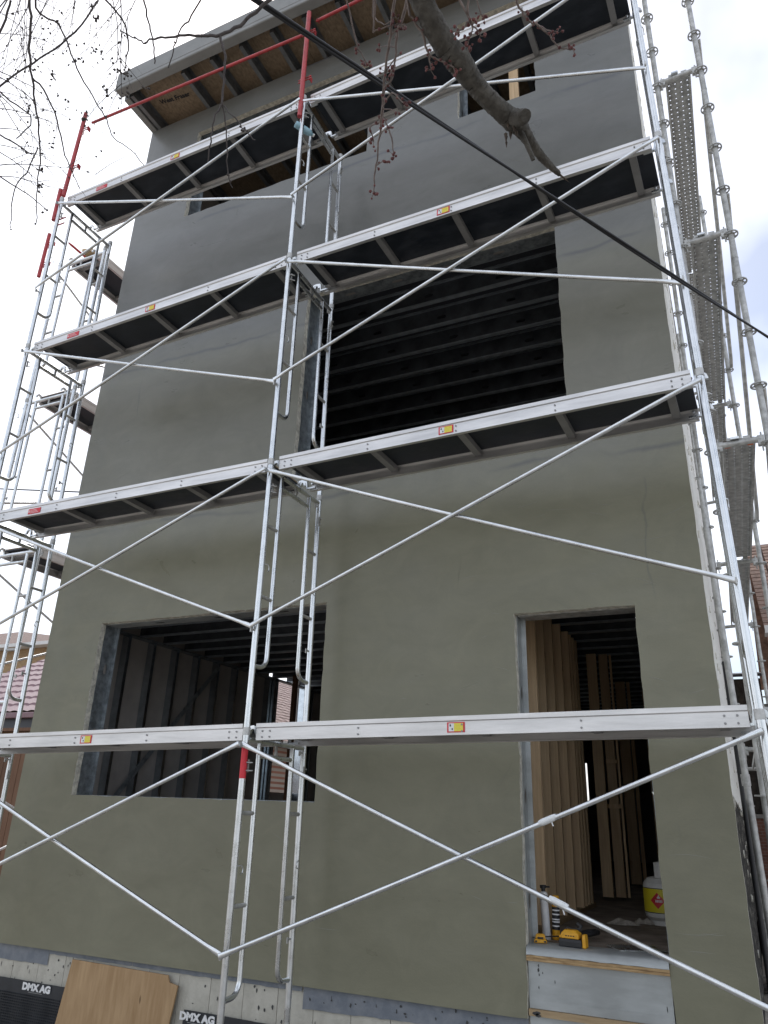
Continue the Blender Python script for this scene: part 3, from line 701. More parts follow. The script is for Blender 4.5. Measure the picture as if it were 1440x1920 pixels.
ZD = {'mid': [2.31, 4.32, 6.33, 8.28], 'right': [2.34, 4.32, 6.26, 8.20], 'left': [2.255, 4.30, 6.215, 8.225]}
LEAN = {'mid': (-2.993, -.0088), 'right': (.140, -.0195), 'left': (-6.05, -.027)}
YF = {'mid': 4.29, 'right': 4.18, 'left': 4.28}
def tx(t, z): return LEAN[t][0] + LEAN[t][1] * z
def zt(t, n): return .28 if n < 0 else ZD[t][n] - .052
TOWER = {'mid': 'of the tower between the front bays', 'right': 'of the tower next to the ring scaffold', 'left': 'of the corner tower'}
LIFT = ['standing on the ground', 'second lift up', 'third lift up', 'topmost lift']
frame0 = make_frame(); used = False
def place_frame(loc, rot, sz, label, group):
    global used
    t = frame0 if not used else copy_tree(frame0); used = True
    t.location = loc; t.rotation_euler = rot; t.scale = (1, 1, sz); t['label'] = label; t['group'] = group
    return t
jack_list = []
frames = {}
for tn in ('mid', 'right', 'left'):
    for n in range(4):
        z0, z1 = zt(tn, n - 1), zt(tn, n)
        frames[tn, n] = place_frame((tx(tn, z0), YF[tn], z0), (0, math.atan(LEAN[tn][1]), 0), (z1 - z0) / 1.98,
                    'galvanized scaffold frame %s, %s' % (TOWER[tn], LIFT[n]), 'frames of the front scaffold')
RX, RY0, RY1 = -6.40, 5.09, 8.08
for yy, w_ in ((RY0, 'near end'), (RY1, 'far end')):
    for n in range(4):
        z0, z1 = zt('left', n - 1), zt('left', n)
        frames['ret', yy, n] = place_frame((RX, yy, z0), (0, 0, math.radians(90)), (z1 - z0) / 1.98,
                    'galvanized side scaffold frame at the passage %s, %s' % (w_, LIFT[n]), 'frames of the side scaffold')
# screw jacks
jk = thing('base_jack', 'x', 'base jack')
MB().tube((0, 0, .01), (0, 0, .27), .016, 10).build('screw', 'galv_old', jk)
MB().box(-.07, .07, -.07, .07, 0.001, .01).build('base_plate', 'galv_old', jk)
b = MB(); b.path([(0, 0, .245), (0, 0, .272)], .03, 8); b.tube((-.08, 0, .258), (.08, 0, .258), .007, 6); b.build('wing_nut', 'galv_old', jk)
reg(jk); first = True
for (x, y, w_) in [(tx('mid', .2), YF['mid'], 'front leg of the tower between the two front bays'), (tx('mid', .2), YF['mid'] + FW, 'wall-side leg of the tower between the two front bays'),
                   (tx('right', .2), YF['right'], 'front leg of the tower next to the ring scaffold'), (tx('right', .2), YF['right'] + FW, 'wall-side leg of the tower next to the ring scaffold'),
                   (tx('left', .2), YF['left'], 'front leg of the corner tower'), (tx('left', .2), YF['left'] + FW, 'wall-side leg of the corner tower'),
                   (RX, RY0, 'house-side leg of the near side-scaffold frame'), (RX - FW, RY0, 'outer leg of the near side-scaffold frame'),
                   (RX, RY1, 'house-side leg of the far side-scaffold frame'), (RX - FW, RY1, 'outer leg of the far side-scaffold frame')]:
    j = jk if first else copy_tree(jk); first = False
    j.location = (x, y, 0); j['label'] = 'screw jack under the ' + w_; j['group'] = 'base jacks'
# platforms
deck0 = make_deck(); dused = False
def place_deck(a, b_, label, group):
    global dused
    t = deck0 if not dused else copy_tree(deck0); dused = True
    a, b_ = Vector(a), Vector(b_); d = b_ - a
    t.location = a; t.rotation_euler = (0, -math.asin(d.z / d.length), math.atan2(d.y, d.x)); t.scale = (d.length / 2.98, 1, 1)
    t['label'] = label; t['group'] = group
    return t
def sticker(t, x, kind):
    if kind == 'warn':
        s_ = MB().box(x - .055, x + .055, -.0005, .002, -.094, -.036).build('warning_label', 'red_label', t)
        b = MB(); b.box(x - .045, x - .012, -.0013, -.0006, -.088, -.042, 0); b.box(x - .011, x + .045, -.0013, -.0006, -.088, -.042, 1)
        for r in range(5): b.box(x - .006 + .004 * (r % 2), x + .040 - .006 * (r % 3), -.0017, -.0014, -.083 + r * .0085, -.080 + r * .0085, 2)
        b.box(x - .039, x - .030, -.0017, -.0014, -.060, -.048, 3); b.box(x - .026, x - .018, -.0017, -.0014, -.080, -.070, 3)
        b.build('print', ['white_label', 'yellow_label', 'propane_yellow', 'ink'], s_)
    else:
        s_ = MB().box(x - .075, x + .075, -.0005, .002, -.094, -.044).build('maker_label', 'red_label', t)
        b = MB()
        for r in range(3): b.box(x - .05, x + .05 - .012 * r, -.0012, -.0006, -.085 + r * .013, -.082 + r * .013)
        b.box(x - .066, x - .058, -.0012, -.0006, -.08, -.058); b.build('print', 'white_ink', s_)
LV = ['lowest', 'second', 'third', 'topmost']
for n in range(4):
    zm, zr, zl = ZD['mid'][n], ZD['right'][n], ZD['left'][n]
    xm, xr, xl = tx('mid', zm), tx('right', zr), tx('left', zl)
    A = (xm + .055, YF['mid'] + .03, zm); B_ = (xr - .05, YF['right'] + .03, zr)
    t = place_deck(A, B_, 'aluminium scaffold platform in the bay in front of the door, %s level' % LV[n], 'platforms of the front scaffold')
    sx = {0: -1.52, 1: -1.583, 2: -1.605}.get(n)
    if sx is not None: sticker(t, (sx - A[0]) / (B_[0] - A[0]) * 2.98, 'warn')
    A = (xl + .05, YF['left'] + .03, zl); B_ = (xm - .055, YF['mid'] + .03, zm)
    t = place_deck(A, B_, 'aluminium scaffold platform in the bay in front of the wide ground floor window, %s level' % LV[n], 'platforms of the front scaffold')
    for x_, kd in {0: [(-4.478, 'warn')], 1: [(-5.60, 'maker')], 2: [(-4.631, 'warn'), (-5.62, 'maker')], 3: [(-4.672, 'warn'), (-5.70, 'maker')]}[n]:
        sticker(t, (x_ - A[0]) / (B_[0] - A[0]) * 2.98, kd)
for n in range(1, 4):
    z = ZD['left'][n]
    place_deck((RX - .13, RY0 + .05, z), (RX - .13, RY1 - .05, z), 'aluminium scaffold platform along the side of the house, %s level' % LV[n], 'platforms of the side scaffold')
# red label on the lowest middle leg
s_ = MB(); s_.path([(0, 0, 1.68), (0, 0, 1.88)], LEG + .001, 14, False); s_.build('maker_label', 'red_label', frames['mid', 0])
# cross braces
s_world[0] = True
def brace(pa_hi, pa_lo, pb_hi, pb_lo, off, label, group, tape=()):
    off = Vector(off); mid = (Vector(pa_hi) + Vector(pb_lo)) / 2
    t = thing('cross_brace', label, 'cross brace', tuple(Vector(pa_lo)), group=group)
    for k_, (a, b_) in enumerate(((pa_hi, pb_lo), (pa_lo, pb_hi))):
        a, b_ = Vector(a) + off * (k_ * .9), Vector(b_) + off * (k_ * .9); d = (b_ - a).normalized()
        sg = Vector((random.uniform(-.004, .004), random.uniform(-.004, .002), -random.uniform(.002, .010)))
        cc = [a, a + d * .05, a + d * .12] + [a + (b_ - a) * f_ + sg * math.sin(math.pi * f_) for f_ in (.2, .35, .5, .65, .8)] + [b_ - d * .12, b_ - d * .05, b_]
        MB().path(cc, [.0175, .017, .0135] + [.0135] * 5 + [.0135, .017, .0175], 12, True, 0, True, [.45, .5, 1] + [1] * 5 + [1, .5, .45]).build('tube', 'galv', t)
        for (q, w_) in tape:
            if q == k_:
                c = a + (b_ - a) * w_; b2 = MB(); b2.path([c - d * .05, c - d * .03, c + d * .03, c + d * .05], [.0145, .0175, .017, .0145], 12)
                b2.path([c + d * .02 - Vector((0, 0, .014)), c + d * .03 - Vector((0, .004, .04))], .0035, 5); b2.build('tape_wrap', 'white_label', t)
    m = MB(); m.path([mid - off * .2, mid + off * 1.2], .008, 8); m.build('pivot', 'galv_old', t)
    return t
def studs(tn, n, up):
    z = zt(tn, n) - .085 * 1 if up else zt(tn, n) - 1.305
    return (tx(tn, z), YF[tn] - .045, z)
for n in range(4):
    brace(studs('mid', n, 1), studs('mid', n, 0), studs('right', n, 1), studs('right', n, 0), (0, -.032, 0),
          'crossed brace tubes in the bay in front of the door, %s' % LIFT[n].replace('standing on the ground', 'lowest lift with white tape'), 'cross braces of the front scaffold',
          ((0, .66), (1, .655)) if n == 0 else ())
    brace(studs('left', n, 1), studs('left', n, 0), studs('mid', n, 1), studs('mid', n, 0), (0, -.032, 0),
          'crossed galvanized brace tubes in the bay beside the corner tower, %s' % LIFT[n].replace('standing on the ground', 'lowest lift'), 'cross braces of the front scaffold')
    zu, zl_ = zt('left', n) - .085, zt('left', n) - 1.305
    xo = RX - FW - .045
    brace((xo, RY0, zu), (xo, RY0, zl_), (xo, RY1, zu), (xo, RY1, zl_), (-.032, 0, 0), 'crossed galvanized brace tubes along the side scaffold, %s' % LIFT[n].replace('standing on the ground', 'lowest lift'), 'cross braces of the side scaffold')
# guard posts and rails
def guard_post(x, y, z0, z1, label, sgn=1, lean=0.0):
    t = thing('guard_post', label, 'guard post', (x, y, z0), group='red guard posts')
    x1 = x + lean * (z1 - z0)
    MB().tube((x, y, z0), (x1, y, z1), .0235, 14).build('post', 'red_paint', t)
    for f_ in (.38, .84):
        xx, zz = x + (x1 - x) * f_, z0 + (z1 - z0) * f_; b = MB()
        for s2 in (-1, 1): b.box(xx - .075, xx + .075, y + .026, y + .034, zz - .03 + s2 * .016, zz - .022 + s2 * .016); b.box(xx + s2 * .055 - .004, xx + s2 * .055 + .004, y + .03, y + .075, zz - .05, zz + .01)
        b.build('rail_bracket', 'red_paint', t)
    return t
GZ = {'mid': (7.93, 9.42), 'left': (8.24, 9.53), 'right': (7.90, 9.42)}
for tn, lab in (('mid', 'red guard post on top of the tower between the two bays'), ('left', 'red guard post on top of the corner tower'), ('right', 'red guard post on top of the tower next to the ring scaffold')):
    z0, z1 = GZ[tn]
    if tn == 'left':
        p = guard_post(tx(tn, 8.1) + .006, YF[tn], 8.23, z1, lab, lean=.02)
        MB().tube((tx(tn, 7.9) - .05, YF[tn] - .01, 7.88), (tx(tn, 8.3) - .05, YF[tn] - .01, 8.34), .024, 12).build('socket', 'red_paint', p)
        b = MB(); b.box(tx(tn, 7.9) - .06, tx(tn, 7.9) + .09, YF[tn] + .025, YF[tn] + .033, 7.9, 7.915); b.box(tx(tn, 7.9) + .0, tx(tn, 7.9) + .09, YF[tn] + .025, YF[tn] + .033, 7.82, 7.835); b.build('rail_bracket', 'red_paint', p)
    else: guard_post(tx(tn, 8.1), YF[tn] - .024 - .0235, z0, z1, lab, lean=LEAN[tn][1])
for (x, y, lab) in ((RX - FW - .27, RY0 - .07, 'red guard post on the outer leg of the side scaffold'), (RX + .05, RY1, 'red guard post at the far end of the side scaffold')):
    guard_post(x, y, 8.02, 8.72, lab)
def rail(a, b_, label):
    t = thing('guard_rail', label, 'guard rail', a, group='red guard rails'); a, b_ = Vector(a), Vector(b_); d = (b_ - a).normalized()
    MB().path([a, a + d * .05, b_ - d * .05, b_], [.010, .0165, .0165, .010], 12).build('tube', 'red_paint', t)
    b = MB(); b.path([a + d * .02 - Vector((0, .02, 0)), a + d * .02 + Vector((0, .03, 0))], .007, 6); b.path([b_ - d * .02 - Vector((0, .02, 0)), b_ - d * .02 + Vector((0, .03, 0))], .007, 6)
    b.build('end_pin', 'red_paint', t)
rail((-6.20, 4.36, 9.44), (-3.15, 4.31, 9.22), 'red guard rail running from the corner tower under the roof overhang')
rail((-3.02, 4.30, 9.33), (-.08, 4.22, 9.33), 'red guard rail running from the middle post towards the ring scaffold')
rail((RX - FW + .02, RY0 + .02, 8.55), (RX - FW + .02, RY1 - .02, 8.55), 'red guard rail along the side scaffold')
s_world[0] = False
# bottle on the middle tower
t = thing('water_bottle', 'pale blue plastic water bottle wedged between leg and rungs of the scaffold', 'bottle', (-3.06, 4.34, 7.86), (0, math.radians(96), math.radians(58)))
b = MB(); b.lathe([(0, -.10), (.03, -.10), (.034, -.09), (.034, -.03), (.031, -.02), (.034, -.01), (.034, .04), (.028, .065), (.014, .082), (.013, .09)], 14); b.build('body', 'bottle', t)
b = MB(); b.lathe([(.016, .088), (.016, .105), (0, .105)], 12); b.build('cap', 'white_label', t)
b = MB(); b.lathe([(.0345, -.02), (.0345, .03)], 14); b.build('label_band', 'bottle', t)
t = thing('timber_offcut', 'short raw timber offcut lying on the side scaffold platform', 'timber', (-6.78, 5.35, 8.222), (0, 0, .3))
MB().box(-.07, .07, -.3, .5, 0.001, .04).build('board', 'plank_wood', t, .003)

# ================================================================== ring scaffold beside the house
rm = MB(); N_ = 20
def ringpart(r0, r1, h):
    V_ = []
    for (r, z) in ((r0, -h), (r1, -h), (r1, h), (r0, h)): V_ += [(r * math.cos(2 * math.pi * k / N_), r * math.sin(2 * math.pi * k / N_), z) for k in range(N_)]
    rm.add(V_, [(a * N_ + k, a * N_ + (k + 1) % N_, ((a + 1) % 4) * N_ + (k + 1) % N_, ((a + 1) % 4) * N_ + k) for a in range(4) for k in range(N_)])
ringpart(.050, .061, .0045); ringpart(.023, .033, .0055)
for a in range(6):
    rm.box(.030, .052, -.0055, .0055, -.0043, .0043, 0, Matrix.Rotation(math.radians(60 * a + 12), 4, 'Z'))
rosette_me = rm.mesh('rosette', 'galv_old')
SP = {'a': (.48, 5.70), 'b': (.085, 5.72), 'c': (.445, 8.77), 'd': (-.03, 8.80), 'e': (.40, 11.86), 'f': (-.088, 11.95)}
WHERE = {'a': 'outer upright of the ring scaffold at its street end', 'b': 'wall-side upright of the ring scaffold at its street end', 'c': 'outer upright of the ring scaffold, second from the street',
         'd': 'wall-side upright of the ring scaffold, second from the street', 'e': 'outer upright of the ring scaffold, third from the street', 'f': 'wall-side upright of the ring scaffold, third from the street'}
for k_, (x, y) in SP.items():
    t = thing('ring_standard', 'grey steel ' + WHERE[k_] + ' with ring plates', 'scaffold upright', (x, y, 0), group='uprights of the ring scaffold')
    MB().tube((0, 0, .0), (0, 0, 9.75), .0242, 14).build('tube', 'galv_old', t)
    b = MB(); [b.path([(0, 0, z), (0, 0, z + .012)], .0262, 14) for z in (2.2, 4.2, 6.2, 8.2)]; b.build('spigot_joint', 'galv_old', t)
    MB().box(-.07, .07, -.07, .07, .001, .01).build('base_plate', 'galv_old', t)
    for q in range(19):
        o = bpy.data.objects.new('rosette', rosette_me); col.objects.link(o); o.parent = t; o.location = (0, 0, .46 + .5 * q); o.rotation_euler = (0, 0, q * .3)
LVR = {8.46: 'top', 6.46: 'third', 4.46: 'second', 2.46: 'lowest'}
for z, w_ in LVR.items():
    for (p, q, wh) in (('a', 'b', 'street end'), ('c', 'd', 'second pair of uprights'), ('e', 'f', 'third pair of uprights')):
        (x0, y0), (x1, y1) = SP[p], SP[q]; zz = z + .04
        t = thing('ring_ledger', 'short grey steel transom of the ring scaffold, %s level, %s' % (w_, wh), 'scaffold ledger', ((x0 + x1) / 2, (y0 + y1) / 2, zz), group='transoms of the ring scaffold')
        s_world[0] = True
        MB().tube((x1 + .05, y1, zz), (x0 - .05, y0, zz), .0242, 12).build('tube', 'galv_old', t)
        for (x, y, sg) in ((x0, y0, -1), (x1, y1, 1)):
            b = MB(); b.box(min(x + sg * .027, x + sg * .075), max(x + sg * .027, x + sg * .075), y - .02, y + .02, zz - .055, zz + .028); b.box(x + sg * .045 - .006, x + sg * .045 + .006, y - .008, y + .008, zz - .1, zz + .06)
            b.build('wedge_head', 'galv_old', t, .004)
        if p == 'a':
            b = MB(); b.box((x0 + x1) / 2 - .06, (x0 + x1) / 2 - .0, y0 - .03, y0 + .03, zz + .022, zz + .04); b.build('clamp', 'galv', t)
            if z == 4.46:
                b = MB()
                for fx_ in (.11, .27): b.path([(x1 + fx_ - .02, y1, zz), (x1 + fx_ + .02, y1, zz)], .0248, 12, False)
                b.build('paint_mark', 'orange_mark', t)
        s_world[0] = False
# perforated steel planks, real holes
pk = MB(); PW, PL = .225, 3.0; nc, nr = 4, 52
for i in range(nc):
    for j in range(nr):
        x0, x1 = PW * i / nc, PW * (i + 1) / nc; y0, y1 = PL * j / nr, PL * (j + 1) / nr
        cx, cy = (x0 + x1) / 2, (y0 + y1) / 2; r = .0085
        out = [(cx, y0), (x1, y0), (x1, cy), (x1, y1), (cx, y1), (x0, y1), (x0, cy), (x0, y0)]
        ang = [-90, -45, 0, 45, 90, 135, 180, 225]
        inn = [(cx + r * math.cos(math.radians(a)), cy + r * math.sin(math.radians(a))) for a in ang]
        low = [(cx + r * .9 * math.cos(math.radians(a)), cy + r * .9 * math.sin(math.radians(a))) for a in ang]
        V_ = [(a, b_, 0) for a, b_ in out] + [(a, b_, 0) for a, b_ in inn] + [(a, b_, -.006) for a, b_ in low]
        pk.add(V_, [(k, (k + 1) % 8, 8 + (k + 1) % 8, 8 + k) for k in range(8)] + [(8 + k, 8 + (k + 1) % 8, 16 + (k + 1) % 8, 16 + k) for k in range(8)])
plank_me = pk.mesh('plank_sheet', 'galv_old')
fl = MB()
for sx in (0, PW): fl.box(sx - .002, sx + .002, 0, PL, -.055, .001); fl.box(min(sx, sx + (.015 if sx == 0 else -.015)), max(sx, sx + (.015 if sx == 0 else -.015)), 0, PL, -.055, -.052)
flange_me = fl.mesh('plank_flange', 'galv_old')
hook_me = MB().box(0, .05, 0, .03, -.02, .004).mesh('hook', 'galv_old')
for z, w_ in LVR.items():
    for (x, y, r_, wh) in ((.165, 5.73, -.012, 'street bay'), (.115, 8.83, -.012, 'second bay from the street')):
        t = thing('steel_plank', 'perforated grey steel scaffold plank of the ring scaffold, %s level, %s' % (w_, wh), 'scaffold plank', (x, y, z + .085), (0, 0, -r_), group='steel planks of the ring scaffold')
        for nm, me in (('plank_sheet', plank_me), ('plank_flange', flange_me)):
            o = bpy.data.objects.new(nm, me); col.objects.link(o); o.parent = t
        for hx in (.03, .145):
            for hy in (-.03, PL):
                o = bpy.data.objects.new('hook', hook_me); col.objects.link(o); o.parent = t; o.location = (hx, hy, 0)
# diagonals on the outer side
s_world[0] = True
for (z0, z1, w_) in ((8.96, 6.96, 'upper'), (6.96, 4.96, 'middle'), (4.96, 2.96, 'lower')):
    t = thing('ring_diagonal', 'flattened steel diagonal of the ring scaffold, %s lift of the street bay' % w_, 'scaffold brace', (.46, 5.78, z0), group='diagonals of the ring scaffold')
    MB().path([(.515, 5.76, z0), (.515, 5.86, z0 - .06), (.485, 8.62, z1 + .06), (.48, 8.71, z1)], [.02, .021, .021, .02], 10).build('tube', 'galv_old', t)
s_world[0] = False

# ================================================================== trees overhead
rt = random.Random(11)
def smooth_path(p, k=5, jit=0.0, rj=0.0):
    P = [Vector(q[:3]) for q in p]; Rr = [q[3] for q in p]; out, rad = [], []
    for i in range(len(P) - 1):
        p0, p1, p2, p3 = P[max(i - 1, 0)], P[i], P[i + 1], P[min(i + 2, len(P) - 1)]
        for s_ in range(k):
            t_ = s_ / k
            out.append(.5 * ((2 * p1) + (p2 - p0) * t_ + (2 * p0 - 5 * p1 + 4 * p2 - p3) * t_ ** 2 + (3 * p1 - p0 - 3 * p2 + p3) * t_ ** 3) + Vector((rt.uniform(-1, 1), rt.uniform(-1, 1), rt.uniform(-1, 1))) * jit)
            rad.append((Rr[i] + (Rr[i + 1] - Rr[i]) * t_) * (1 + rt.uniform(-rj, rj)))
    return out + [P[-1]], rad + [Rr[-1]]
_t = (1 + 5 ** .5) / 2
ICO = [Vector(v).normalized() for v in ((-1, _t, 0), (1, _t, 0), (-1, -_t, 0), (1, -_t, 0), (0, -1, _t), (0, 1, _t), (0, -1, -_t), (0, 1, -_t), (_t, 0, -1), (_t, 0, 1), (-_t, 0, -1), (-_t, 0, 1))]
ICF = [(0, 11, 5), (0, 5, 1), (0, 1, 7), (0, 7, 10), (0, 10, 11), (1, 5, 9), (5, 11, 4), (11, 10, 2), (10, 7, 6), (7, 1, 8), (3, 9, 4), (3, 4, 2), (3, 2, 6), (3, 6, 8), (3, 8, 9), (4, 9, 5), (2, 4, 11), (6, 2, 10), (8, 6, 7), (9, 8, 1)]
def bud(m, c, r):
    ax = Vector((rt.uniform(-1, 1), rt.uniform(-1, 1), rt.uniform(-1, 1))).normalized(); el = rt.uniform(1.0, 1.7)
    m.add([Vector(c) + (v + ax * v.dot(ax) * (el - 1)) * r * rt.uniform(.75, 1.15) for v in ICO], ICF, 0, True)
def cluster(m, tw, c, n, r, spread):
    c = Vector(c)
    for _ in range(n):
        o = Vector((rt.uniform(-1, 1), rt.uniform(-1, 1), rt.uniform(-1.1, .7))) * spread
        tw.path([c, c + o], [r * .22, r * .16], 4, False); bud(m, c + o, r * rt.uniform(.7, 1.2))
LIMB = [(-0.446, 0.778, 3.568, 0.0368), (-0.439, 0.932, 3.494, 0.0346), (-0.426, 1.025, 3.443, 0.0322), (-0.413, 1.098, 3.425, 0.0344), (-0.394, 1.141, 3.412, 0.0386), (-0.378, 1.195, 3.402, 0.0305), (-0.358, 1.237, 3.387, 0.0283), (-0.335, 1.285, 3.381, 0.0287), (-0.314, 1.324, 3.38, 0.0331), (-0.298, 1.355, 3.37, 0.024), (-0.281, 1.405, 3.356, 0.0149), (-0.26, 1.452, 3.344, 0.0124), (-0.239, 1.493, 3.337, 0.0063)]
STUB = [(-0.305, 1.34, 3.368, 0.0093), (-0.293, 1.354, 3.332, 0.0066), (-0.281, 1.376, 3.287, 0.0053)]
KNOT = [(-0.303, 1.31, 3.367, 0.0209), (-0.29, 1.299, 3.352, 0.0194), (-0.274, 1.287, 3.339, 0.0141)]
TWIGS = [
    [(-0.494, 1.0, 3.559, 0.0049), (-0.529, 1.06, 3.514, 0.005), (-0.559, 1.106, 3.5, 0.0045), (-0.591, 1.158, 3.467, 0.004), (-0.621, 1.206, 3.435, 0.0041), (-0.641, 1.24, 3.415, 0.0034), (-0.668, 1.286, 3.382, 0.0031), (-0.689, 1.317, 3.347, 0.0026), (-0.702, 1.34, 3.321, 0.0019)],
    [(-0.474, 1.038, 3.602, 0.005), (-0.512, 1.088, 3.562, 0.0051), (-0.539, 1.112, 3.552, 0.0046), (-0.559, 1.149, 3.534, 0.0033), (-0.586, 1.187, 3.499, 0.0034), (-0.61, 1.198, 3.496, 0.0027), (-0.639, 1.252, 3.446, 0.0028)],
    [(-0.623, 1.233, 3.428, 0.003), (-0.614, 1.258, 3.385, 0.0025), (-0.618, 1.279, 3.353, 0.0021)],
    [(-0.621, 1.206, 3.435, 0.003), (-0.576, 1.17, 3.426, 0.0026), (-0.554, 1.178, 3.402, 0.0024), (-0.545, 1.183, 3.389, 0.002)],
    [(-0.632, 1.229, 3.427, 0.0027), (-0.677, 1.257, 3.454, 0.0025), (-0.687, 1.295, 3.447, 0.0021)],
    [(-0.663, 1.048, 3.717, 0.0034), (-0.679, 1.126, 3.691, 0.0028), (-0.687, 1.182, 3.667, 0.0024), (-0.681, 1.222, 3.656, 0.0017)],
    [(-0.462, 1.019, 3.438, 0.0036), (-0.449, 1.051, 3.421, 0.0036), (-0.449, 1.083, 3.4, 0.0037), (-0.437, 1.102, 3.391, 0.0031), (-0.411, 1.122, 3.384, 0.0027), (-0.398, 1.141, 3.374, 0.0025)],
    [(-0.449, 1.083, 3.4, 0.0024), (-0.447, 1.098, 3.391, 0.002), (-0.451, 1.116, 3.377, 0.0016)],
    [(-0.317, 0.998, 3.425, 0.0034), (-0.331, 1.03, 3.402, 0.0035), (-0.334, 1.046, 3.391, 0.0029), (-0.347, 1.048, 3.375, 0.0026), (-0.364, 1.044, 3.362, 0.0023)],
    [(-0.334, 1.046, 3.391, 0.0026), (-0.333, 1.064, 3.38, 0.0021), (-0.345, 1.077, 3.369, 0.0018), (-0.351, 1.086, 3.361, 0.0014)],
    [(-0.331, 1.056, 3.385, 0.0023), (-0.322, 1.071, 3.377, 0.0019), (-0.318, 1.081, 3.371, 0.0014)],
    [(-0.263, 1.162, 3.629, 0.0038), (-0.257, 1.207, 3.601, 0.0039), (-0.244, 1.231, 3.587, 0.0036), (-0.223, 1.252, 3.575, 0.0033), (-0.203, 1.276, 3.561, 0.0029), (-0.184, 1.302, 3.544, 0.0024), (-0.154, 1.315, 3.537, 0.0018)],
    [(-0.223, 1.25, 3.576, 0.0026), (-0.199, 1.256, 3.551, 0.0021), (-0.181, 1.259, 3.538, 0.0017)],
    [(-0.38, 1.242, 3.798, 0.0028), (-0.38, 1.284, 3.772, 0.0024), (-0.373, 1.3, 3.763, 0.0019)],
    [(-0.576, 1.057, 3.501, 0.0025), (-0.544, 1.062, 3.508, 0.0023), (-0.513, 1.071, 3.512, 0.002)],
    [(-0.579, 1.058, 3.56, 0.0021), (-0.553, 1.066, 3.527, 0.002), (-0.518, 1.057, 3.519, 0.002)],
]
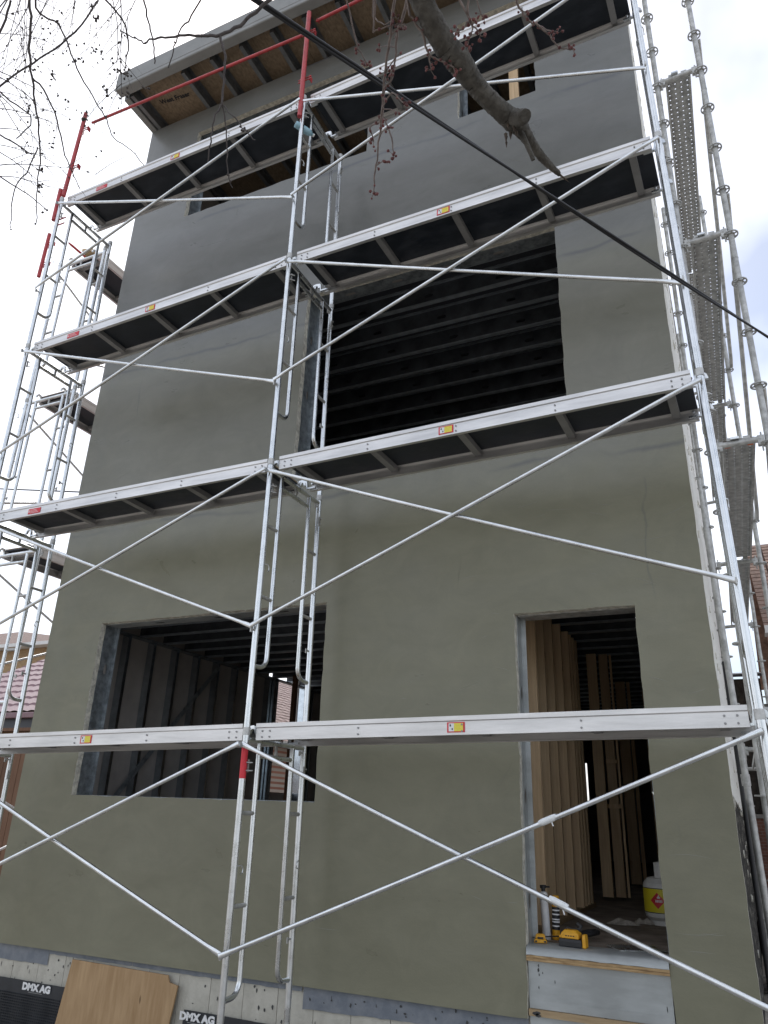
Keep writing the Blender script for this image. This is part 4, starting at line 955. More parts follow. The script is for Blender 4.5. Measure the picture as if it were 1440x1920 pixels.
HANG = [
    [(-0.841, 1.221, 4.388, 0.0101), (-1.014, 1.277, 4.298, 0.0096), (-1.153, 1.287, 4.233, 0.0089), (-1.211, 1.29, 4.203, 0.0086), (-1.278, 1.277, 4.175, 0.0082), (-1.326, 1.247, 4.165, 0.0071), (-1.386, 1.224, 4.168, 0.0061), (-1.453, 1.208, 4.175, 0.0054), (-1.514, 1.206, 4.202, 0.0046), (-1.538, 1.202, 4.188, 0.004), (-1.556, 1.178, 4.189, 0.0036), (-1.598, 1.143, 4.204, 0.0029)],
    [(-1.278, 1.277, 4.175, 0.0072), (-1.277, 1.297, 4.139, 0.0063), (-1.28, 1.324, 4.097, 0.0057), (-1.307, 1.358, 4.05, 0.0054), (-1.329, 1.387, 4.005, 0.0055)],
    [(-1.329, 1.387, 4.005, 0.0046), (-1.367, 1.399, 3.961, 0.004), (-1.4, 1.437, 3.916, 0.0037), (-1.434, 1.473, 3.868, 0.003)],
    [(-1.329, 1.39, 4.004, 0.004), (-1.351, 1.447, 3.967, 0.0037), (-1.378, 1.503, 3.912, 0.0034), (-1.399, 1.548, 3.865, 0.003), (-1.4, 1.58, 3.84, 0.0023)],
    [(-1.326, 1.393, 4.003, 0.0037), (-1.292, 1.419, 3.955, 0.0033), (-1.266, 1.451, 3.921, 0.0029), (-1.24, 1.476, 3.893, 0.0024)],
    [(-1.521, 1.134, 4.357, 0.0047), (-1.547, 1.192, 4.315, 0.0044), (-1.553, 1.225, 4.295, 0.0041), (-1.57, 1.268, 4.264, 0.0038), (-1.59, 1.3, 4.234, 0.0031)],
    [(-1.39, 1.281, 4.485, 0.0042), (-1.465, 1.312, 4.43, 0.0043), (-1.526, 1.321, 4.391, 0.0039), (-1.567, 1.349, 4.352, 0.0031), (-1.606, 1.375, 4.314, 0.0026)],
    [(-1.746, 1.118, 4.475, 0.0057), (-1.726, 1.195, 4.454, 0.0054), (-1.718, 1.248, 4.435, 0.0051), (-1.74, 1.29, 4.401, 0.0044), (-1.777, 1.33, 4.355, 0.0036)],
    [(-1.803, 0.923, 4.257, 0.007), (-1.839, 0.984, 4.207, 0.0071), (-1.881, 1.028, 4.156, 0.0069), (-1.915, 1.077, 4.106, 0.0062), (-1.952, 1.142, 4.044, 0.0056), (-1.977, 1.192, 3.996, 0.0049), (-2.013, 1.25, 3.931, 0.0042), (-2.064, 1.303, 3.85, 0.0035), (-2.117, 1.368, 3.752, 0.0028)],
    [(-1.924, 1.094, 4.091, 0.0052), (-1.913, 1.158, 4.069, 0.0049), (-1.932, 1.238, 4.011, 0.0042), (-1.953, 1.301, 3.956, 0.0035), (-1.958, 1.361, 3.914, 0.0027), (-1.962, 1.398, 3.886, 0.0024)],
    [(-2.007, 1.231, 3.947, 0.0038), (-2.058, 1.252, 3.887, 0.0035), (-2.114, 1.258, 3.827, 0.0031), (-2.152, 1.287, 3.768, 0.0027), (-2.181, 1.321, 3.714, 0.0021)],
    [(-1.967, 1.029, 4.486, 0.0058), (-1.984, 1.089, 4.45, 0.0059), (-1.952, 1.146, 4.449, 0.0051), (-1.961, 1.215, 4.413, 0.0048), (-1.973, 1.291, 4.367, 0.0045), (-1.969, 1.379, 4.324, 0.0042), (-1.966, 1.442, 4.291, 0.0038), (-1.971, 1.5, 4.253, 0.0034), (-1.939, 1.558, 4.242, 0.003), (-1.922, 1.624, 4.213, 0.0026)],
    [(-1.905, 0.963, 3.888, 0.0043), (-1.882, 1.027, 3.878, 0.0038), (-1.861, 1.097, 3.862, 0.0035), (-1.92, 1.099, 3.807, 0.0028)],
    [(-2.027, 1.066, 3.869, 0.0043), (-1.999, 1.129, 3.863, 0.004), (-1.969, 1.194, 3.855, 0.0033)],
    [(-2.303, 1.176, 4.284, 0.0062), (-2.202, 1.191, 4.367, 0.0058), (-2.084, 1.216, 4.452, 0.0054), (-1.976, 1.228, 4.527, 0.0053), (-1.858, 1.211, 4.616, 0.0053)],
    [(-2.041, 0.994, 4.175, 0.0055), (-1.979, 0.982, 4.232, 0.0055), (-1.921, 0.951, 4.289, 0.0054)],
    [(-2.219, 1.211, 3.902, 0.0039), (-2.189, 1.281, 3.892, 0.0036), (-2.156, 1.352, 3.881, 0.0028), (-2.135, 1.413, 3.862, 0.0022)],
]

s_world[0] = True
tree = thing('street_tree', 'street tree with a thick broken grey limb and red budding twigs', 'tree', (1.25, -1.35, 0))
tp, tr = smooth_path([(1.25, -1.35, -.05, .21), (1.24, -1.33, .5, .16), (1.2, -1.28, 2.0, .145), (1.12, -1.2, 3.4, .13), (1.05, -1.1, 4.6, .11), (1.0, -1.0, 5.8, .08), (.9, -.9, 7.2, .05)], 5, .004, .04)
MB().path(tp, tr, 14).build('trunk', 'bark', tree)
lp, lr = smooth_path([(1.06, -1.1, 4.45, .07), (.55, -.75, 4.55, .06), (.0, -.2, 4.35, .05), (-.32, .38, 3.9, .042)] + LIMB, 14, .0006, .03)
lb = MB().path(lp, [q * .79 for q in lr], 26)
lb.v = [tuple(Vector(v) + Vector((rt.uniform(-1, 1), rt.uniform(-1, 1), rt.uniform(-1, 1))) * .0011) for v in lb.v]
limb = lb.build('limb', 'bark', tree)
sp_, sr_ = smooth_path(STUB, 4, .0006, .05); MB().path(sp_, sr_, 9).build('stub', 'bark', limb)
kp, kr_ = smooth_path(KNOT, 4, .0012, .08); MB().path(kp, kr_, 11).build('knot', 'bark', limb)
c0 = Vector(LIMB[8][:3]); b = MB()
for q in range(9):                                   # torn splinters under the break
    s0 = c0 + Vector((rt.uniform(-.03, .02), rt.uniform(-.015, .025), rt.uniform(-.045, -.02))); L_ = rt.uniform(.012, .036)
    b.path([s0, s0 + Vector((rt.uniform(-.012, .006), rt.uniform(0, .012), -1)).normalized() * L_], [rt.uniform(.003, .006), .0006], 5)
e0 = Vector(LIMB[-1][:3])
for q in range(2): b.path([e0, e0 + Vector((rt.uniform(.004, .022), rt.uniform(.004, .026), rt.uniform(-.022, .004)))], [.0035, .0005], 5)
tag(b.build('splinters', 'broken_wood', limb), kind='stuff')
twm, bdm = MB(), MB()
top = Vector(LIMB[0][:3])
for tw_ in TWIGS:
    p, r = smooth_path(tw_, 4, .002, .08); r = [q * .75 for q in r]
    twm.path(p, r, 6)
    if abs(tw_[0][2] - 3.6) < .3 and tw_[0][1] < 1.07: twm.path([top, (top + p[0]) / 2 + Vector((0, .02, .05)), p[0]], [.006, .005, r[0]], 6, False)
    for i in range(2, len(p), 3):
        if rt.random() < .42: cluster(bdm, twm, p[i], rt.randint(1, 4), .0038, .013)
        elif rt.random() < .5: bud(bdm, p[i], .0045)
    cluster(bdm, twm, p[-1], rt.randint(2, 5), .0042, .012)
    if r[0] > .0035:
        for i in range(6, len(p) - 4, 5):
            d = Vector((rt.uniform(-1, 1), rt.uniform(-1, 1), rt.uniform(-1, .2))).normalized() * rt.uniform(.04, .09)
            twm.path([p[i], p[i] + d * .5 + Vector((0, 0, .006)), p[i] + d], [.0018, .0014, .001], 5); cluster(bdm, twm, p[i] + d, rt.randint(1, 4), .004, .010)
tag(twm.build('twigs', 'twig', tree), kind='stuff'); tag(bdm.build('buds', 'bud', tree), kind='stuff')

tree2 = thing('hanging_tree', 'bare tree whose thin dark twigs hang down against the white sky', 'tree', (-4.3, -1.2, 0))
tp, tr = smooth_path([(-4.3, -1.2, -.05, .24), (-4.3, -1.2, .5, .19), (-4.25, -1.15, 2.5, .17), (-4.1, -1.0, 4.4, .14), (-4.0, -.9, 6.5, .10), (-3.9, -.8, 8.5, .05)], 5, .004, .04)
MB().path(tp, tr, 14).build('trunk', 'bark', tree2)
OV = [(-4.1, -1.0, 4.5, .07), (-3.4, -.3, 5.4, .05), (-2.6, .35, 5.5, .036), (-2.0, .7, 5.3, .028), (-1.4, .95, 5.1, .02), (-.9, 1.05, 4.8, .012)]
lp, lr = smooth_path(OV, 6, .004, .05); MB().path(lp, lr, 10).build('limb', 'bark_dark', tree2)
OV2 = [(-3.4, -.3, 5.4, .04), (-3.0, .3, 5.0, .028), (-2.6, .6, 4.7, .02), (-2.45, .9, 4.3, .012)]
lp2, lr2 = smooth_path(OV2, 6, .004, .05); MB().path(lp2, lr2, 10).build('limb', 'bark_dark', tree2)
anch = lp + lp2
twm, bdm = MB(), MB()
def connect(p, r):
    a = min(anch, key=lambda q: (q - p).length); m_ = (a + p) / 2 + Vector((0, -.05, .08))
    twm.path([a, m_, p], [r * 1.5, r * 1.2, r], 6, False)
O_, A_, B_ = Vector((-1.87, 1.145, 4.246)), Vector((.00141, .00103, .00052)), Vector((-.00078, .00101, -.00112))
Nn = (O_ - Vector((0, 0, CAM_H))).normalized()
def along(p, r, dens=.5, big=.2):
    for i in range(2, len(p), 2):
        if rt.random() < dens:
            c = p[i] + Vector((rt.uniform(-1, 1), rt.uniform(-1, 1), rt.uniform(-1, 1))) * .004
            if rt.random() < big: cluster(bdm, twm, c, rt.randint(2, 5), .0045, .012)
            else: bud(bdm, c, rt.uniform(.0026, .0046))
for k_, h in enumerate(HANG):
    p, r = smooth_path(h, 4, .003, .06); r = [q * .68 for q in r]; twm.path(p, r, 6)
    if k_ in (0, 5, 6, 7, 8, 11, 12, 13, 14, 15, 16) or h[0][2] > 4.28: connect(p[0], r[0])
    along(p[6 if k_ == 0 else 2:], r, .30, .15)
def strand(u, v, ang, L, r0, dep, depth=0):
    P = []; Rr = []; n_ = max(5, int(L / 14)); a = ang; U, V_ = u, v; cur = rt.uniform(-.02, .02)
    for i in range(n_ + 1):
        P.append(O_ + A_ * (U - 120) + B_ * (V_ - 100) + Nn * (dep + .04 * math.sin(i * .6)))
        Rr.append(r0 * (1 - .72 * i / n_))
        a += cur + rt.uniform(-.13, .13) + (1.57 - a) * .05
        U += math.cos(a) * L / n_; V_ += math.sin(a) * L / n_
        if depth < 2 and 1 < i < n_ - 1 and rt.random() < (.30 if depth == 0 else .16):
            strand(U, V_, a + rt.choice((-1, 1)) * rt.uniform(.4, 1.0), L * rt.uniform(.22, .5), r0 * .6, dep, depth + 1)
    twm.path(P, Rr, 5)
    if depth == 0: connect(P[0], Rr[0])
    along(P, Rr, .30 if depth else .2, .18)
for q in range(24):
    u = rt.triangular(-30, 330, 60); v = rt.uniform(-60, -15)
    strand(u, v, rt.uniform(1.0, 2.2), rt.triangular(90, 360, 190), rt.uniform(.0012, .0025), rt.uniform(-.5, .6))
for q in range(14):
    strand(-28, rt.uniform(-20, 330), rt.uniform(-.5, .9), rt.uniform(90, 230), rt.uniform(.0014, .0024), rt.uniform(-.5, .5))
tag(twm.build('twigs', 'bark_dark', tree2), kind='stuff'); tag(bdm.build('buds', 'bud_dark', tree2), kind='stuff')

# ================================================================== cables
P0, P1 = Vector((-1.167, 1.30, 4.318)), Vector((.426, 4.00, 4.305)); d = P1 - P0
cab = thing('overhead_cable', 'thick black twin overhead cable slanting across the scaffold', 'cable', tuple(P0))
sd = d.cross(Vector((0, 0, 1))).normalized()
for s_ in (-1, 1):
    pts = []
    for i in range(61):
        t_ = -2.3 + (3.70 + 2.3) * i / 60; a = i * .55
        pts.append(P0 + d * t_ + (sd * math.cos(a) + Vector((0, 0, 1)) * math.sin(a)) * .0052 * s_ - Vector((0, 0, .012)) * math.sin(math.pi * min(max(t_, 0), 1)))
    MB().path(pts, .0060, 8).build('strand', 'black_cable', cab)
c2 = thing('service_wire', 'thin black wire running to the far side wall of the house', 'cable', (-6.26, 14, 8.17))
MB().path([(-40, 14, 14.6), (-27, 14, 11.95), (-20, 14, 10.75), (-16.5, 14, 10.1), (-12, 14, 9.2), (-6.245, 14, 8.17)], .022, 8).build('strand', 'black_cable', c2)

# ================================================================== neighbouring buildings
def gable(name, label, x0, x1, y0, y1, ze, zr, wallm, roofm, axis='x', ov=.35):
    t = thing(name, label, 'house', ((x0 + x1) / 2, (y0 + y1) / 2, 0))
    b = MB(); b.box(x0, x1, y0, y1, -.1, ze); w_ = b.build('wall', wallm, t)
    return t
def courses(t, P00, P10, P01, n_, m, th=.014):
    """lapped shingle courses on the plane P00-P10 (eave) to P01 (ridge side)"""
    P00, P10, P01 = Vector(P00), Vector(P10), Vector(P01); ex, up = P10 - P00, P01 - P00; nr_ = ex.cross(up).normalized()
    if nr_.z < 0: nr_ = -nr_
    segs = max(4, int(ex.length / .33)); dv = up / n_
    base = MB(); base.add([P00 - nr_ * .05, P10 - nr_ * .05, P10 + up - nr_ * .05, P01 - nr_ * .05], [(0, 1, 2, 3)]); rf = base.build('roof', m, t)
    for i in range(n_):
        b = MB()
        for s_ in range(segs):
            a0, a1 = s_ / segs, (s_ + 1) / segs - .004; j0 = rt.uniform(-.008, .008); lift = th * rt.uniform(.8, 1.35)
            q0 = P00 + ex * a0 + dv * i - dv.normalized() * (.012 + j0); q1 = P00 + ex * a1 + dv * i - dv.normalized() * (.012 + j0)
            q2, q3 = P00 + ex * a1 + dv * (i + 1.02), P00 + ex * a0 + dv * (i + 1.02)
            b.add([q0 + nr_ * lift, q1 + nr_ * lift, q2 + nr_ * .001, q3 + nr_ * .001, q0 - nr_ * .002, q1 - nr_ * .002], [(0, 1, 2, 3), (4, 5, 1, 0)])
        b.build('shingle_course', m, rf)
    return rf
# 1: metal tile roof
h1 = thing('tile_roof_house', 'low neighbouring house with a purple red pressed metal tile roof', 'house', (-12.4, 11, 0))
b = MB(); b.box(-14.3, -10.7, 9.4, 13.3, -.1, 3.0)
b.add([(-14.3, 9.4, 3.0), (-14.3, 13.3, 3.0), (-14.3, 12.9, 4.75), (-10.7, 9.4, 3.0), (-10.7, 13.3, 3.0), (-10.7, 12.9, 4.75)], [(0, 1, 2), (3, 5, 4)]); b.build('wall', 'brick_yellow', h1)
b = MB(); x0, x1 = -14.65, -10.35; nx = int((x1 - x0) / .034); rows = 11; V_ = []
for r_ in range(rows):
    for e_ in (0, 1):
        for i in range(nx + 1):
            x = x0 + (x1 - x0) * i / nx; y = 9.0 + (r_ + e_ * .985) * .36
            z = 3.13 + .5 * (y - 9) + .018 * abs(math.cos(math.pi * x / .205)) + (.03 if e_ == 0 else .0)
            V_.append((x, y, z))
F_ = []
for r_ in range(2 * rows - 1):
    for i in range(nx): F_.append((r_ * (nx + 1) + i, r_ * (nx + 1) + i + 1, (r_ + 1) * (nx + 1) + i + 1, (r_ + 1) * (nx + 1) + i))
b.add(V_, F_, 0, False); b.add([(x0, 12.95, 5.12), (x1, 12.95, 5.12), (x1, 13.6, 3.1), (x0, 13.6, 3.1)], [(0, 1, 2, 3)])
rf = tag(b.build('roof_tiles', 'roof_purple', h1), kind='stuff')
MB().path([(x0, 12.95, 5.13), (x1, 12.95, 5.13)], .07, 8).build('ridge_cap', 'roof_purple', h1)
MB().box(x0, x0 + .1, 9.0, 12.95, 3.0, 3.1, 0, Matrix.Translation((0, 9, 3.05)) @ Matrix.Rotation(math.atan(.5), 4, 'X') @ Matrix.Translation((0, -9, -3.05))).build('barge_board', 'roof_purple', h1)
MB().box(x0, x1, 8.90, 9.0, 3.04, 3.13).build('gutter', 'roof_purple', h1, .01)
MB().box(x0, x1, 9.001, 9.04, 2.86, 3.1).build('fascia_board', 'trim_dark', h1)
MB().box(x0, x1, 9.041, 9.4, 2.98, 3.0).build('soffit', 'trim_dark', h1)
# 2: yellow brick house behind
h2 = thing('brick_house', 'yellow brick house with brown hipped roof rising behind the metal tile roof', 'house', (-32, 25, 0))
MB().box(-40, -24.2, 22, 30, -.1, 7.75).build('wall', 'brick_yellow', h2)
b = MB(); b.add([(-40.5, 21.5, 7.86), (-23.7, 21.5, 7.86), (-23.7, 30.5, 7.86), (-40.5, 30.5, 7.86), (-36.5, 26, 9.75), (-32.6, 26, 9.75)], [(0, 1, 5, 4), (1, 2, 5), (2, 3, 4, 5), (3, 0, 4)])
b.build('roof', 'roof_brown', h2)
MB().box(-40.5, -23.7, 21.5, 30.5, 7.76, 7.855).build('soffit', 'trim_white', h2)
MB().box(-40.5, -23.7, 21.38, 21.49, 7.72, 7.86).build('gutter', 'trim_white', h2)
for x in (-36, -31.5, -28.2):
    w_ = MB().box(x, x + 1.1, 21.96, 22.02, 5.3, 6.7).build('window', 'glass_dark', h2); b = MB()
    b.box(x - .06, x, 21.94, 22.0, 5.24, 6.76); b.box(x + 1.1, x + 1.16, 21.94, 22.0, 5.24, 6.76); b.box(x, x + 1.1, 21.94, 22.0, 6.7, 6.76); b.box(x, x + 1.1, 21.93, 22.0, 5.24, 5.3); b.build('frame', 'trim_white', w_)
# 3: shingled house seen through the side window
h3 = thing('shingle_house', 'neighbouring house with pinkish brown shingle roof seen through the wide window', 'house', (-13, 19, 0))
MB().box(-16.6, -9.4, 14.4, 25, -.1, 3.1).build('wall', 'brick_red', h3)
courses(h3, (-9.0, 14.2, 3.15), (-9.0, 25.2, 3.15), (-13.0, 14.2, 5.55), 24, 'roof_pink')
b = MB(); b.add([(-13, 14.2, 5.55), (-13, 25.2, 5.55), (-17, 25.2, 3.15), (-17, 14.2, 3.15)], [(0, 1, 2, 3)]); b.build('roof', 'roof_brown_right', h3)
b = MB(); b.add([(-16.6, 14.4, 3.1), (-9.4, 14.4, 3.1), (-13, 14.4, 5.3)], [(0, 1, 2)]); b.build('gable_wall', 'trim_white', h3)
MB().box(-9.0, -8.88, 14.2, 25.2, 3.02, 3.14).build('gutter', 'trim_white', h3)
# 4: house to the right
h4 = thing('neighbour_house', 'neighbouring red brick house with brown shingle roof behind the ring scaffold', 'house', (4.4, 17.5, 0))
MB().box(.86, 8.0, 14.4, 20.6, -.1, 4.85).build('wall', 'brick_red', h4)
courses(h4, (.60, 14.0, 4.92), (8.3, 14.0, 4.92), (.60, 17.5, 7.56), 22, 'roof_brown_right')
b = MB(); b.add([(.6, 17.5, 7.56), (8.3, 17.5, 7.56), (8.3, 21, 4.92), (.6, 21, 4.92)], [(0, 1, 2, 3)]); b.build('roof', 'roof_brown_right', h4)
b = MB(); b.add([(.86, 14.4, 4.85), (.86, 20.6, 4.85), (.86, 17.5, 7.3)], [(0, 1, 2)]); b.build('gable_wall', 'brick_red', h4)
MB().box(.6, 8.3, 13.88, 13.99, 4.80, 4.93).build('gutter', 'trim_white', h4); MB().box(.6, 8.3, 14.0, 14.4, 4.84, 4.86).build('soffit', 'trim_white', h4)
for x in (1.0, 4.4):
    w_ = MB().box(x, x + 1.5, 14.36, 14.42, 2.6, 4.5).build('window', 'glass_dark', h4); b = MB()
    b.box(x - .07, x, 14.34, 14.39, 2.53, 4.57); b.box(x + 1.5, x + 1.57, 14.34, 14.39, 2.53, 4.57); b.box(x, x + 1.5, 14.34, 14.39, 4.5, 4.57); b.box(x, x + 1.5, 14.33, 14.39, 2.53, 2.6); b.build('frame', 'trim_white', w_)
# low brick wall added to close the bright gap at the passage end
gw = thing('added_brick_wall', 'added low red brick wall closing the bright far end of the ring scaffold passage', 'wall', (.35, 16.2, 0))
MB().box(-.14, .84, 16.1, 16.32, -.05, 1.9).build('added_brickwork', 'brick_red', gw)
MB().box(-.145, .845, 16.07, 16.35, 1.901, 1.97).build('added_coping', 'concrete', gw)
sh = thing('added_shed', 'added dark timber shed filling the bright gap behind the low brick wall', 'shed', (.22, 17.9, 0))  # shed added as a dark backdrop for the bright gap above the wall
MB().box(-.08, .5, 17.25, 18.5, -.05, 4.6).build('wall', 'trim_dark', sh)  # wall of the added shed
bdm_ = MB().box(0, .11, 0, .022, 0, 4.58).mesh('board', 'scrap')  # boards of the added shed
for q in range(5): inst('board', bdm_, (-.08 + .117 * q, 17.225, 0.0), sh)
b = MB(); b.add([(-.14, 17.1, 4.62), (.54, 17.1, 4.62), (.54, 18.6, 4.9), (-.14, 18.6, 4.9), (-.14, 17.1, 4.68), (.54, 17.1, 4.68), (.54, 18.6, 4.96), (-.14, 18.6, 4.96)], [(0, 3, 2, 1), (4, 5, 6, 7), (0, 1, 5, 4), (1, 2, 6, 5), (2, 3, 7, 6), (3, 0, 4, 7)]); b.build('roof', 'trim_dark', sh)  # roof of the added shed
for (xa, ya, xb, yb, zt_, lab) in ((.02, 6.5, -.045, 6.42, 4.1, 'spare scaffold tube leaning on the insulated side wall, the shorter one'), (.03, 8.0, -.055, 7.9, 5.2, 'spare scaffold tube leaning on the insulated side wall, the taller one')):
    t = thing('spare_tube', lab, 'scaffold tube', (xa, ya, 0)); tb_ = MB().tube((xa, ya, .0), (xb, yb, zt_), .022, 12).build('tube', 'galv_old', t)
    MB().path([(xa + (xb - xa) * .5, ya + (yb - ya) * .5, zt_ * .5), (xa + (xb - xa) * .52, ya + (yb - ya) * .52, zt_ * .52)], .032, 10).build('coupler', 'galv_old', t)
# board fence
fe = thing('board_fence', 'tall reddish brown board fence closing the side passage', 'fence', (-10.2, 7.3, 0))
bm_ = MB().box(0, .142, 0, .022, 0, 2.6).mesh('board', 'fence_wood')
for q in range(40): inst('board', bm_, (-13.2 + .146 * q, 7.3 + rt.uniform(-.003, .003), rt.uniform(.0, .03)), fe)
for z in (.4, 2.2): MB().box(-13.2, -7.35, 7.323, 7.365, z, z + .09).build('fence_rail', 'fence_wood', fe)
MB().box(-13.22, -7.34, 7.27, 7.37, 2.64, 2.68).build('cap_rail', 'fence_wood', fe)

# ================================================================== things at the foot of the wall
def membrane(x0, x1, zt_, label, txt_x):
    t = thing('dimple_membrane', label, 'membrane', ((x0 + x1) / 2, 5.33, 0), group=None)
    b = MB(); n_ = 20; V_ = []
    for i in range(n_ + 1):
        x = x0 + (x1 - x0) * i / n_; w_ = .002 * math.sin(i * 1.3)
        V_ += [(x, 5.330 + w_, zt_ + rt.uniform(-.002, .002)), (x, 5.326 + w_, zt_ - .085), (x, 5.325 + w_, -.02)]
    b.add(V_, [(3 * i + q, 3 * i + q + 1, 3 * i + q + 4, 3 * i + q + 3) for i in range(n_) for q in (0, 1)], 0, True)
    b.build('sheet', 'dimple', t)
    b = MB(); z = zt_ - .10; row = 0
    while z > .0:
        x = x0 + .012 + (.011 if row % 2 else 0)
        while x < x1 - .01:
            c = Vector((x, 5.3205, z)); r = .0068
            V_ = [c + Vector((r * math.cos(a * math.pi / 3), .004, r * math.sin(a * math.pi / 3))) for a in range(6)] + [c + Vector((r * .5 * math.cos(a * math.pi / 3), -.0035, r * .5 * math.sin(a * math.pi / 3))) for a in range(6)]
            b.add(V_, [(a, (a + 1) % 6, 6 + (a + 1) % 6, 6 + a) for a in range(6)] + [(6, 7, 8, 9, 10, 11)]); x += .022
        z -= .019; row += 1
    tag(b.build('dimples', 'dimple', t), kind='stuff')
    m_ = Matrix.Translation((txt_x, 5.3225, zt_ - .040)) @ FRONT
    lettering('DMX AG', .068, 'white_ink', m_, t, .0042, 1.2)
    b = MB(); b.box(txt_x - .085, txt_x + .075, 5.3222, 5.323, zt_ - .0765, zt_ - .0725); b.build('small_print', 'alu_dull', t)
    return t
membrane(-6.18, -5.24, .378, 'black dimpled foundation membrane with white lettering beside the plywood sheet and fence', -5.585)
membrane(-4.06, -1.47, .366, 'black dimpled foundation membrane with white lettering under the middle tower', -3.93)
t = thing('plywood_sheet', 'orange brown plywood sheet leaning against the foundation', 'plywood', (-4.7, 5.2, 0))
pl = [(-5.215, .586), (-4.225, .574), (-4.205, .53), (-4.12, .515), (-4.20, .0), (-5.30, .0)]
V_ = [(x, 5.298 - (.59 - z) * .02, z) for x, z in pl] + [(x, 5.311 - (.59 - z) * .02, z) for x, z in pl]; n_ = len(pl)
MB().add(V_, [tuple(range(n_ - 1, -1, -1)), tuple(range(n_, 2 * n_))] + [(i, (i + 1) % n_, n_ + (i + 1) % n_, n_ + i) for i in range(n_)]).build('sheet', 'ply_sheet', t)

# ================================================================== things in the doorway
FZ = 1.021
t = thing('propane_cylinder', 'white propane cylinder with yellow flammable label just inside the door', 'gas cylinder', (-.745, 7.06, FZ))
s_world[0] = False
b = MB(); b.lathe([(.11, 0), (.115, .035), (.12, .036), (.146, .06), (.152, .085), (.152, .27), (.146, .30), (.115, .335), (.05, .35), (0, .352)], 28); b.build('body', 'propane_white', t)
b = MB(); b.lathe([(.1525, .095), (.1525, .262)], 28); b.build('label', 'propane_yellow', t)
b = MB(); b.lathe([(.1528, .089), (.1528, .0945)], 28); b.lathe([(.1528, .2625), (.1528, .268)], 28); b.build('label_border', 'ink', t)
b = MB()
def on_cyl(u, z, r=.1538): a = math.radians(-90 - 8) + u / r; return (r * math.cos(a), r * math.sin(a), z)
for i in range(16):
    u0, u1 = -.058 + .00725 * i, -.058 + .00725 * (i + 1)
    b.add([on_cyl(u0 - .01, .18 - (.058 - abs(u0))), on_cyl(u1 - .01, .18 - (.058 - abs(u1))), on_cyl(u1 - .01, .18 + (.058 - abs(u1))), on_cyl(u0 - .01, .18 + (.058 - abs(u0)))], [(0, 1, 2, 3)])
b.build('hazard_diamond', 'red_label', t)
b = MB(); b.add([on_cyl(u, z, .1545) for u, z in [(-.012, .196), (.010, .194), (.013, .206), (.004, .212), (.002, .226), (-.006, .210), (-.013, .206)]], [tuple(range(7))])
for u0, u1 in ((-.026, -.018), (-.014, -.006), (-.002, .006), (.010, .018), (.021, .027)): b.add([on_cyl(u, z, .1545) for u, z in [(u0, .168), (u1, .168), (u1, .186), (u0, .186)]], [(0, 1, 2, 3)])
b.add([on_cyl(u, z, .1545) for u, z in [(-.03, .188), (.03, .188), (.03, .190), (-.03, .190)]], [(0, 1, 2, 3)]); b.build('print', 'white_ink', t)
b = MB()
for k_ in range(13):
    a0, a1 = math.radians(-120 + k_ * 18), math.radians(-120 + (k_ + 1) * 18)
    b.add([(.085 * math.cos(a), .085 * math.sin(a), z) for a, z in ((a0, .33), (a1, .33), (a1, .455), (a0, .455))], [(0, 1, 2, 3)])
    b.add([(.088 * math.cos(a), .088 * math.sin(a), z) for a, z in ((a0, .33), (a1, .33), (a1, .455), (a0, .455))], [(0, 1, 2, 3)])
b.build('collar', 'propane_white', t)
b = MB(); b.path([(0, 0, .35), (0, 0, .41)], .018, 10); b.path([(0, 0, .41), (0, 0, .43)], .028, 10); b.build('valve', 'galv_old', t)
t = thing('foam_can', 'tall white foam canister standing beside the wooden studs', 'can', (-1.372, 5.66, FZ), (0, math.radians(-2), 0))
b = MB(); b.lathe([(0, .001), (.026, .001), (.0275, .008), (.0275, .27), (.024, .285), (.012, .292)], 18); b.build('body', 'can_white', t)
b = MB(); b.lathe([(.014, .288), (.014, .31), (.022, .312), (.022, .33), (0, .332)], 12); b.box(.0, .045, -.006, .006, .315, .325); b.build('nozzle', 'tool_black', t)
t = thing('foam_can', 'yellow and black labelled foam canister against the first stud', 'can', (-1.318, 5.70, FZ), (0, math.radians(2), 0))
b = MB(); b.lathe([(0, .001), (.024, .001), (.026, .008), (.026, .06), (.026, .2), (.026, .255), (.02, .268), (0, .27)], 18, mis=[0, 0, 0, 1, 0, 0, 0]); b.build('body', ['tool_yellow', 'tool_black'], t)
b = MB()
for z in (.08, .105, .12, .15, .175): b.lathe([(.0264, z), (.0264, z + .008)], 18)
b.build('print', 'white_ink', t)
def rbox(m, w, dd, h, x=0, y=0, z=0, tp_=.8, mi=0):
    a, c = w / 2, dd / 2
    V_ = [(x - a, y - c, z), (x + a, y - c, z), (x + a, y + c, z), (x - a, y + c, z), (x - a, y - c, z + h * .6), (x + a, y - c, z + h * .6), (x + a, y + c, z + h * .6), (x - a, y + c, z + h * .6),
          (x - a * tp_, y - c * tp_, z + h), (x + a * tp_, y - c * tp_, z + h), (x + a * tp_, y + c * tp_, z + h), (x - a * tp_, y + c * tp_, z + h)]
    m.add(V_, [(0, 3, 2, 1), (0, 1, 5, 4), (1, 2, 6, 5), (2, 3, 7, 6), (3, 0, 4, 7), (4, 5, 9, 8), (5, 6, 10, 9), (6, 7, 11, 10), (7, 4, 8, 11), (8, 9, 10, 11)], mi)
t = thing('battery_charger', 'small yellow and black power tool battery lying by the door jamb', 'battery', (-1.365, 5.455, 1.029), (0, 0, .25))
b = MB(); rbox(b, .082, .06, .022); b.build('base', 'tool_yellow', t, .003)
b = MB(); rbox(b, .062, .05, .028, 0, 0, .0225, .7); b.build('shell', 'tool_yellow', t, .003)
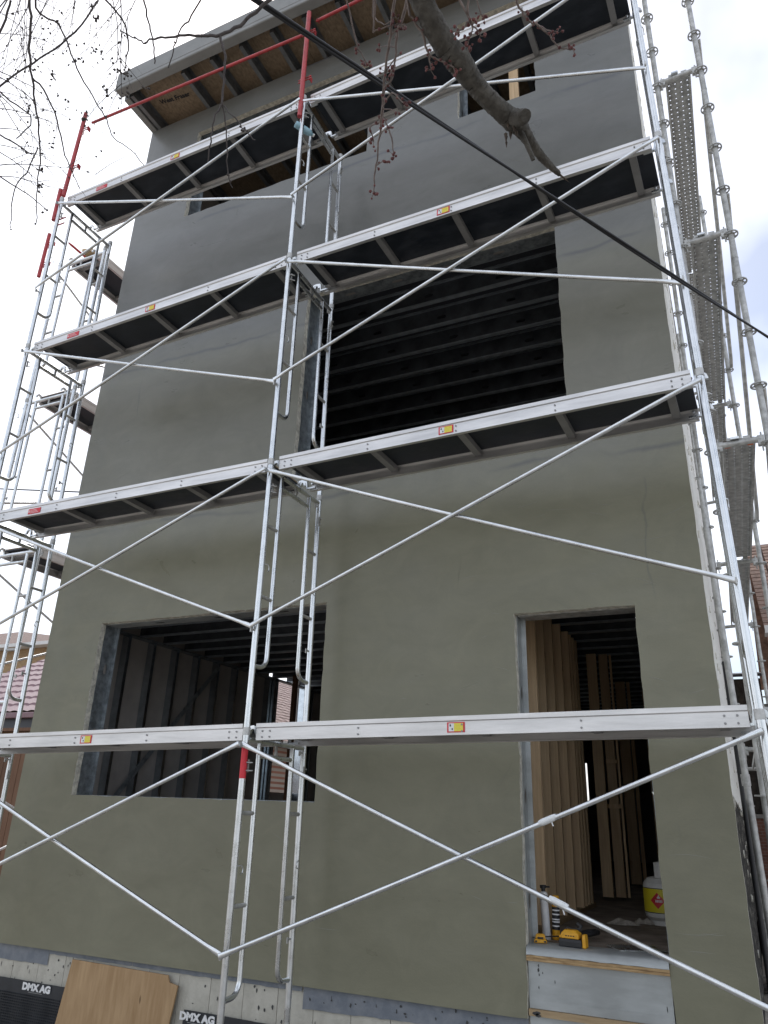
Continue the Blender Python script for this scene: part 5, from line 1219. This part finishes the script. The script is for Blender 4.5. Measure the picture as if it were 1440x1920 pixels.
b = MB(); b.box(-.018, .018, -.0315, -.028, .024, .034); b.box(-.036, -.022, -.0318, -.0302, .004, .014); b.box(.022, .036, -.0318, -.0302, .004, .014); b.build('contacts', 'tool_black', t)
t = thing('circular_saw', 'yellow and black cordless saw lying on the threshold', 'power tool', (-1.155, 5.43, 1.029), (0, 0, -.1))
b = MB(); rbox(b, .15, .09, .045, 0, 0, 0, .9); b.build('battery_base', 'tool_black', t, .004)
b = MB(); rbox(b, .115, .075, .048, -.002, 0, .0455, .62); b.box(-.075, -.05, -.03, .03, .0455, .062); b.build('motor_shell', 'tool_yellow', t, .004)
b = MB(); rbox(b, .022, .06, .075, .088, -.01, 0, .85); b.build('side_grip', 'tool_yellow', t, .003)
b = MB(); b.path([(.0, .055, .05), (.03, .06, .085), (.045, .06, .11), (.02, .06, .125)], .014, 8); b.box(-.05, .05, .048, .056, .0, .10); b.build('guard', 'tool_black', t)
b = MB(); [b.box(-.03 + .016 * i, -.02 + .016 * i, -.0385, -.0372, .058, .064) for i in range(4)]; [b.box(-.05 + .02 * i, -.042 + .02 * i, -.0462, -.0448, .008, .03) for i in range(5)]; b.build('vents', 'tool_black', t)
t = thing('hand_saw', 'black handled saw lying along the bottom plate in the doorway', 'saw', (-1.27, 5.62, 1.023), (0, 0, math.radians(48)))
b = MB(); b.add([(-.24, -.008, .03), (.16, -.03, .03), (.16, .03, .03), (-.24, .01, .03), (-.24, -.008, .033), (.16, -.03, .033), (.16, .03, .033), (-.24, .01, .033)], [(0, 3, 2, 1), (4, 5, 6, 7), (0, 1, 5, 4), (1, 2, 6, 5), (2, 3, 7, 6), (3, 0, 4, 7)]); b.build('blade', 'tool_black', t)
b = MB(); b.path([(.15, -.03, .035), (.22, -.04, .045), (.29, -.025, .05), (.31, .02, .05), (.26, .045, .045), (.17, .035, .035)], .016, 8); b.build('handle', 'tool_black', t)
def rag(loc, L, W, label, sd):
    r_ = random.Random(sd); t = thing('rag', label, 'rag', loc, (0, 0, r_.uniform(-.3, .3))); b = MB(); nx, ny = 14, 8; V_ = []
    for i in range(nx + 1):
        for j in range(ny + 1):
            u, v = i / nx - .5, j / ny - .5; e_ = max(0, 1 - (2 * u) ** 4) * max(0, 1 - (2 * v) ** 4)
            V_.append((u * L * (1 + .12 * math.sin(7 * v + sd)), v * W * (1 + .2 * math.sin(9 * u + sd)), .004 + e_ * (.026 + .012 * math.sin(9 * u + 4 * v + sd) + .008 * math.sin(11 * v - 6 * u))))
    b.add(V_, [(i * (ny + 1) + j, (i + 1) * (ny + 1) + j, (i + 1) * (ny + 1) + j + 1, i * (ny + 1) + j + 1) for i in range(nx) for j in range(ny)], 0, True); b.build('cloth', 'rag', t)
rag((-1.04, 6.82, FZ), .24, .12, 'crumpled grey work rag on the floor inside the door', 2)
rag((-.90, 7.0, FZ), .15, .12, 'small dirty rag at the foot of the propane cylinder', 5)
t = thing('mesh_offcut', 'offcut of ribbed metal lath lying on the threshold', 'metal lath', (-.78, 5.62, FZ + .006), (0, 0, .55))
b = MB()
for i in range(22): b.box(-.16 + .0145 * i, -.153 + .0145 * i, -.11, .11, .002 + .001 * (i % 2), .006)
b.build('ribs', 'galv', t); MB().box(-.165, .165, -.112, .112, 0, .002).build('sheet', 'galv_old', t)

# ================================================================== the side passage on the right
s_world[0] = True
t = thing('drain_pipe', 'black plastic drain pipe standing against the insulated side wall', 'pipe', (-.03, 8.2, 0))
b = MB(); b.path([(-.055, 7.4, 0), (-.055, 7.4, 3.15)], .02, 12); b.build('pipe', 'tool_black', t)
b = MB(); [b.path([(-.055, 7.4, z), (-.055, 7.4, z + .05)], .025, 12) for z in (.5, 1.5, 2.5)]; b.build('collar', 'tool_black', t)
t = thing('concrete_block', 'grey concrete block on the ground by the house corner', 'block', (.03, 8.3, 0))
b = MB(); b.box(-.08, .12, 8.1, 8.5, .001, .19); b.build('block', 'concrete', t, .008)
r5 = random.Random(21)
for i in range(18):
    x, y = r5.uniform(.02, .6), r5.uniform(9.1, 13.2); L_ = r5.uniform(.5, 1.5); a = r5.uniform(-1.1, 1.1); z = .02 + .035 * (i % 6)
    t = thing('scrap_timber', 'dark scrap timber piece in the heap along the side passage', 'timber', (x, y, z), (r5.uniform(-.2, .2), r5.uniform(-.12, .12), 1.57 + a * .5), group='scrap timber heap')
    s_world[0] = False
    MB().box(-L_ / 2, L_ / 2, -.04, .04, 0, .04).build('board', r5.choice(['scrap', 'scrap', 'fence_wood']), t, .003); s_world[0] = True
for i, (x, y, w, h, m) in enumerate([(.27, 10.3, .55, .6, 'tarp_black'), (.17, 11.3, .62, 1.0, 'tarp_black'), (.45, 12.9, .7, 1.0, 'tarp_black')]):
    t = thing('rubbish_bag', ['low black rubbish bag at the street side of the heap', 'middle black rubbish bag of the heap', 'biggest black rubbish bag at the back of the heap'][i], 'rubbish bag', (x, y, .001))
    s_world[0] = False; b = MB(); V_ = []; nu, nv = 18, 9
    for j in range(nv + 1):
        f_ = j / nv; rr = w * .5 * (math.sin(math.pi * min(1, f_ * .86 + .12)) ** .6)
        for k_ in range(nu): a = 2 * math.pi * k_ / nu; q = rr * (1 + .13 * math.sin(5 * a + 3 * f_ + i) + .06 * math.sin(11 * a - 7 * f_)); V_.append((q * math.cos(a), q * math.sin(a), h * f_))
    b.add(V_, [(j * nu + k_, j * nu + (k_ + 1) % nu, (j + 1) * nu + (k_ + 1) % nu, (j + 1) * nu + k_) for j in range(nv) for k_ in range(nu)] + [tuple(range(nv * nu, (nv + 1) * nu))], 0, True)
    b.build('bag', m, t); s_world[0] = True
for i in range(7):
    x, y = r5.uniform(-.02, .5), r5.uniform(9.2, 12.5)
    t = thing('foam_offcut', 'pale foam offcut thrown on the scrap heap', 'foam offcut', (x, y, .26 + .02 * i), (r5.uniform(-.5, .5), r5.uniform(-.5, .5), r5.uniform(0, 3)), group='foam offcuts on the heap')
    s_world[0] = False; MB().box(-.13, .13, -.05, .05, -.012, .012).build('piece', 'scrap_light', t, .004); s_world[0] = True
t = thing('strap', 'yellow webbing strap dropped on the scrap heap', 'strap', (.02, 9.6, .5))
MB().path([(-.06, 9.3, .75), (-.03, 9.4, .62), (.02, 9.55, .5), (.10, 9.7, .46)], [.012, .014, .014, .012], 6).build('webbing', 'strap_yellow', t)
s_world[0] = False
bpy.context.view_layer.update()
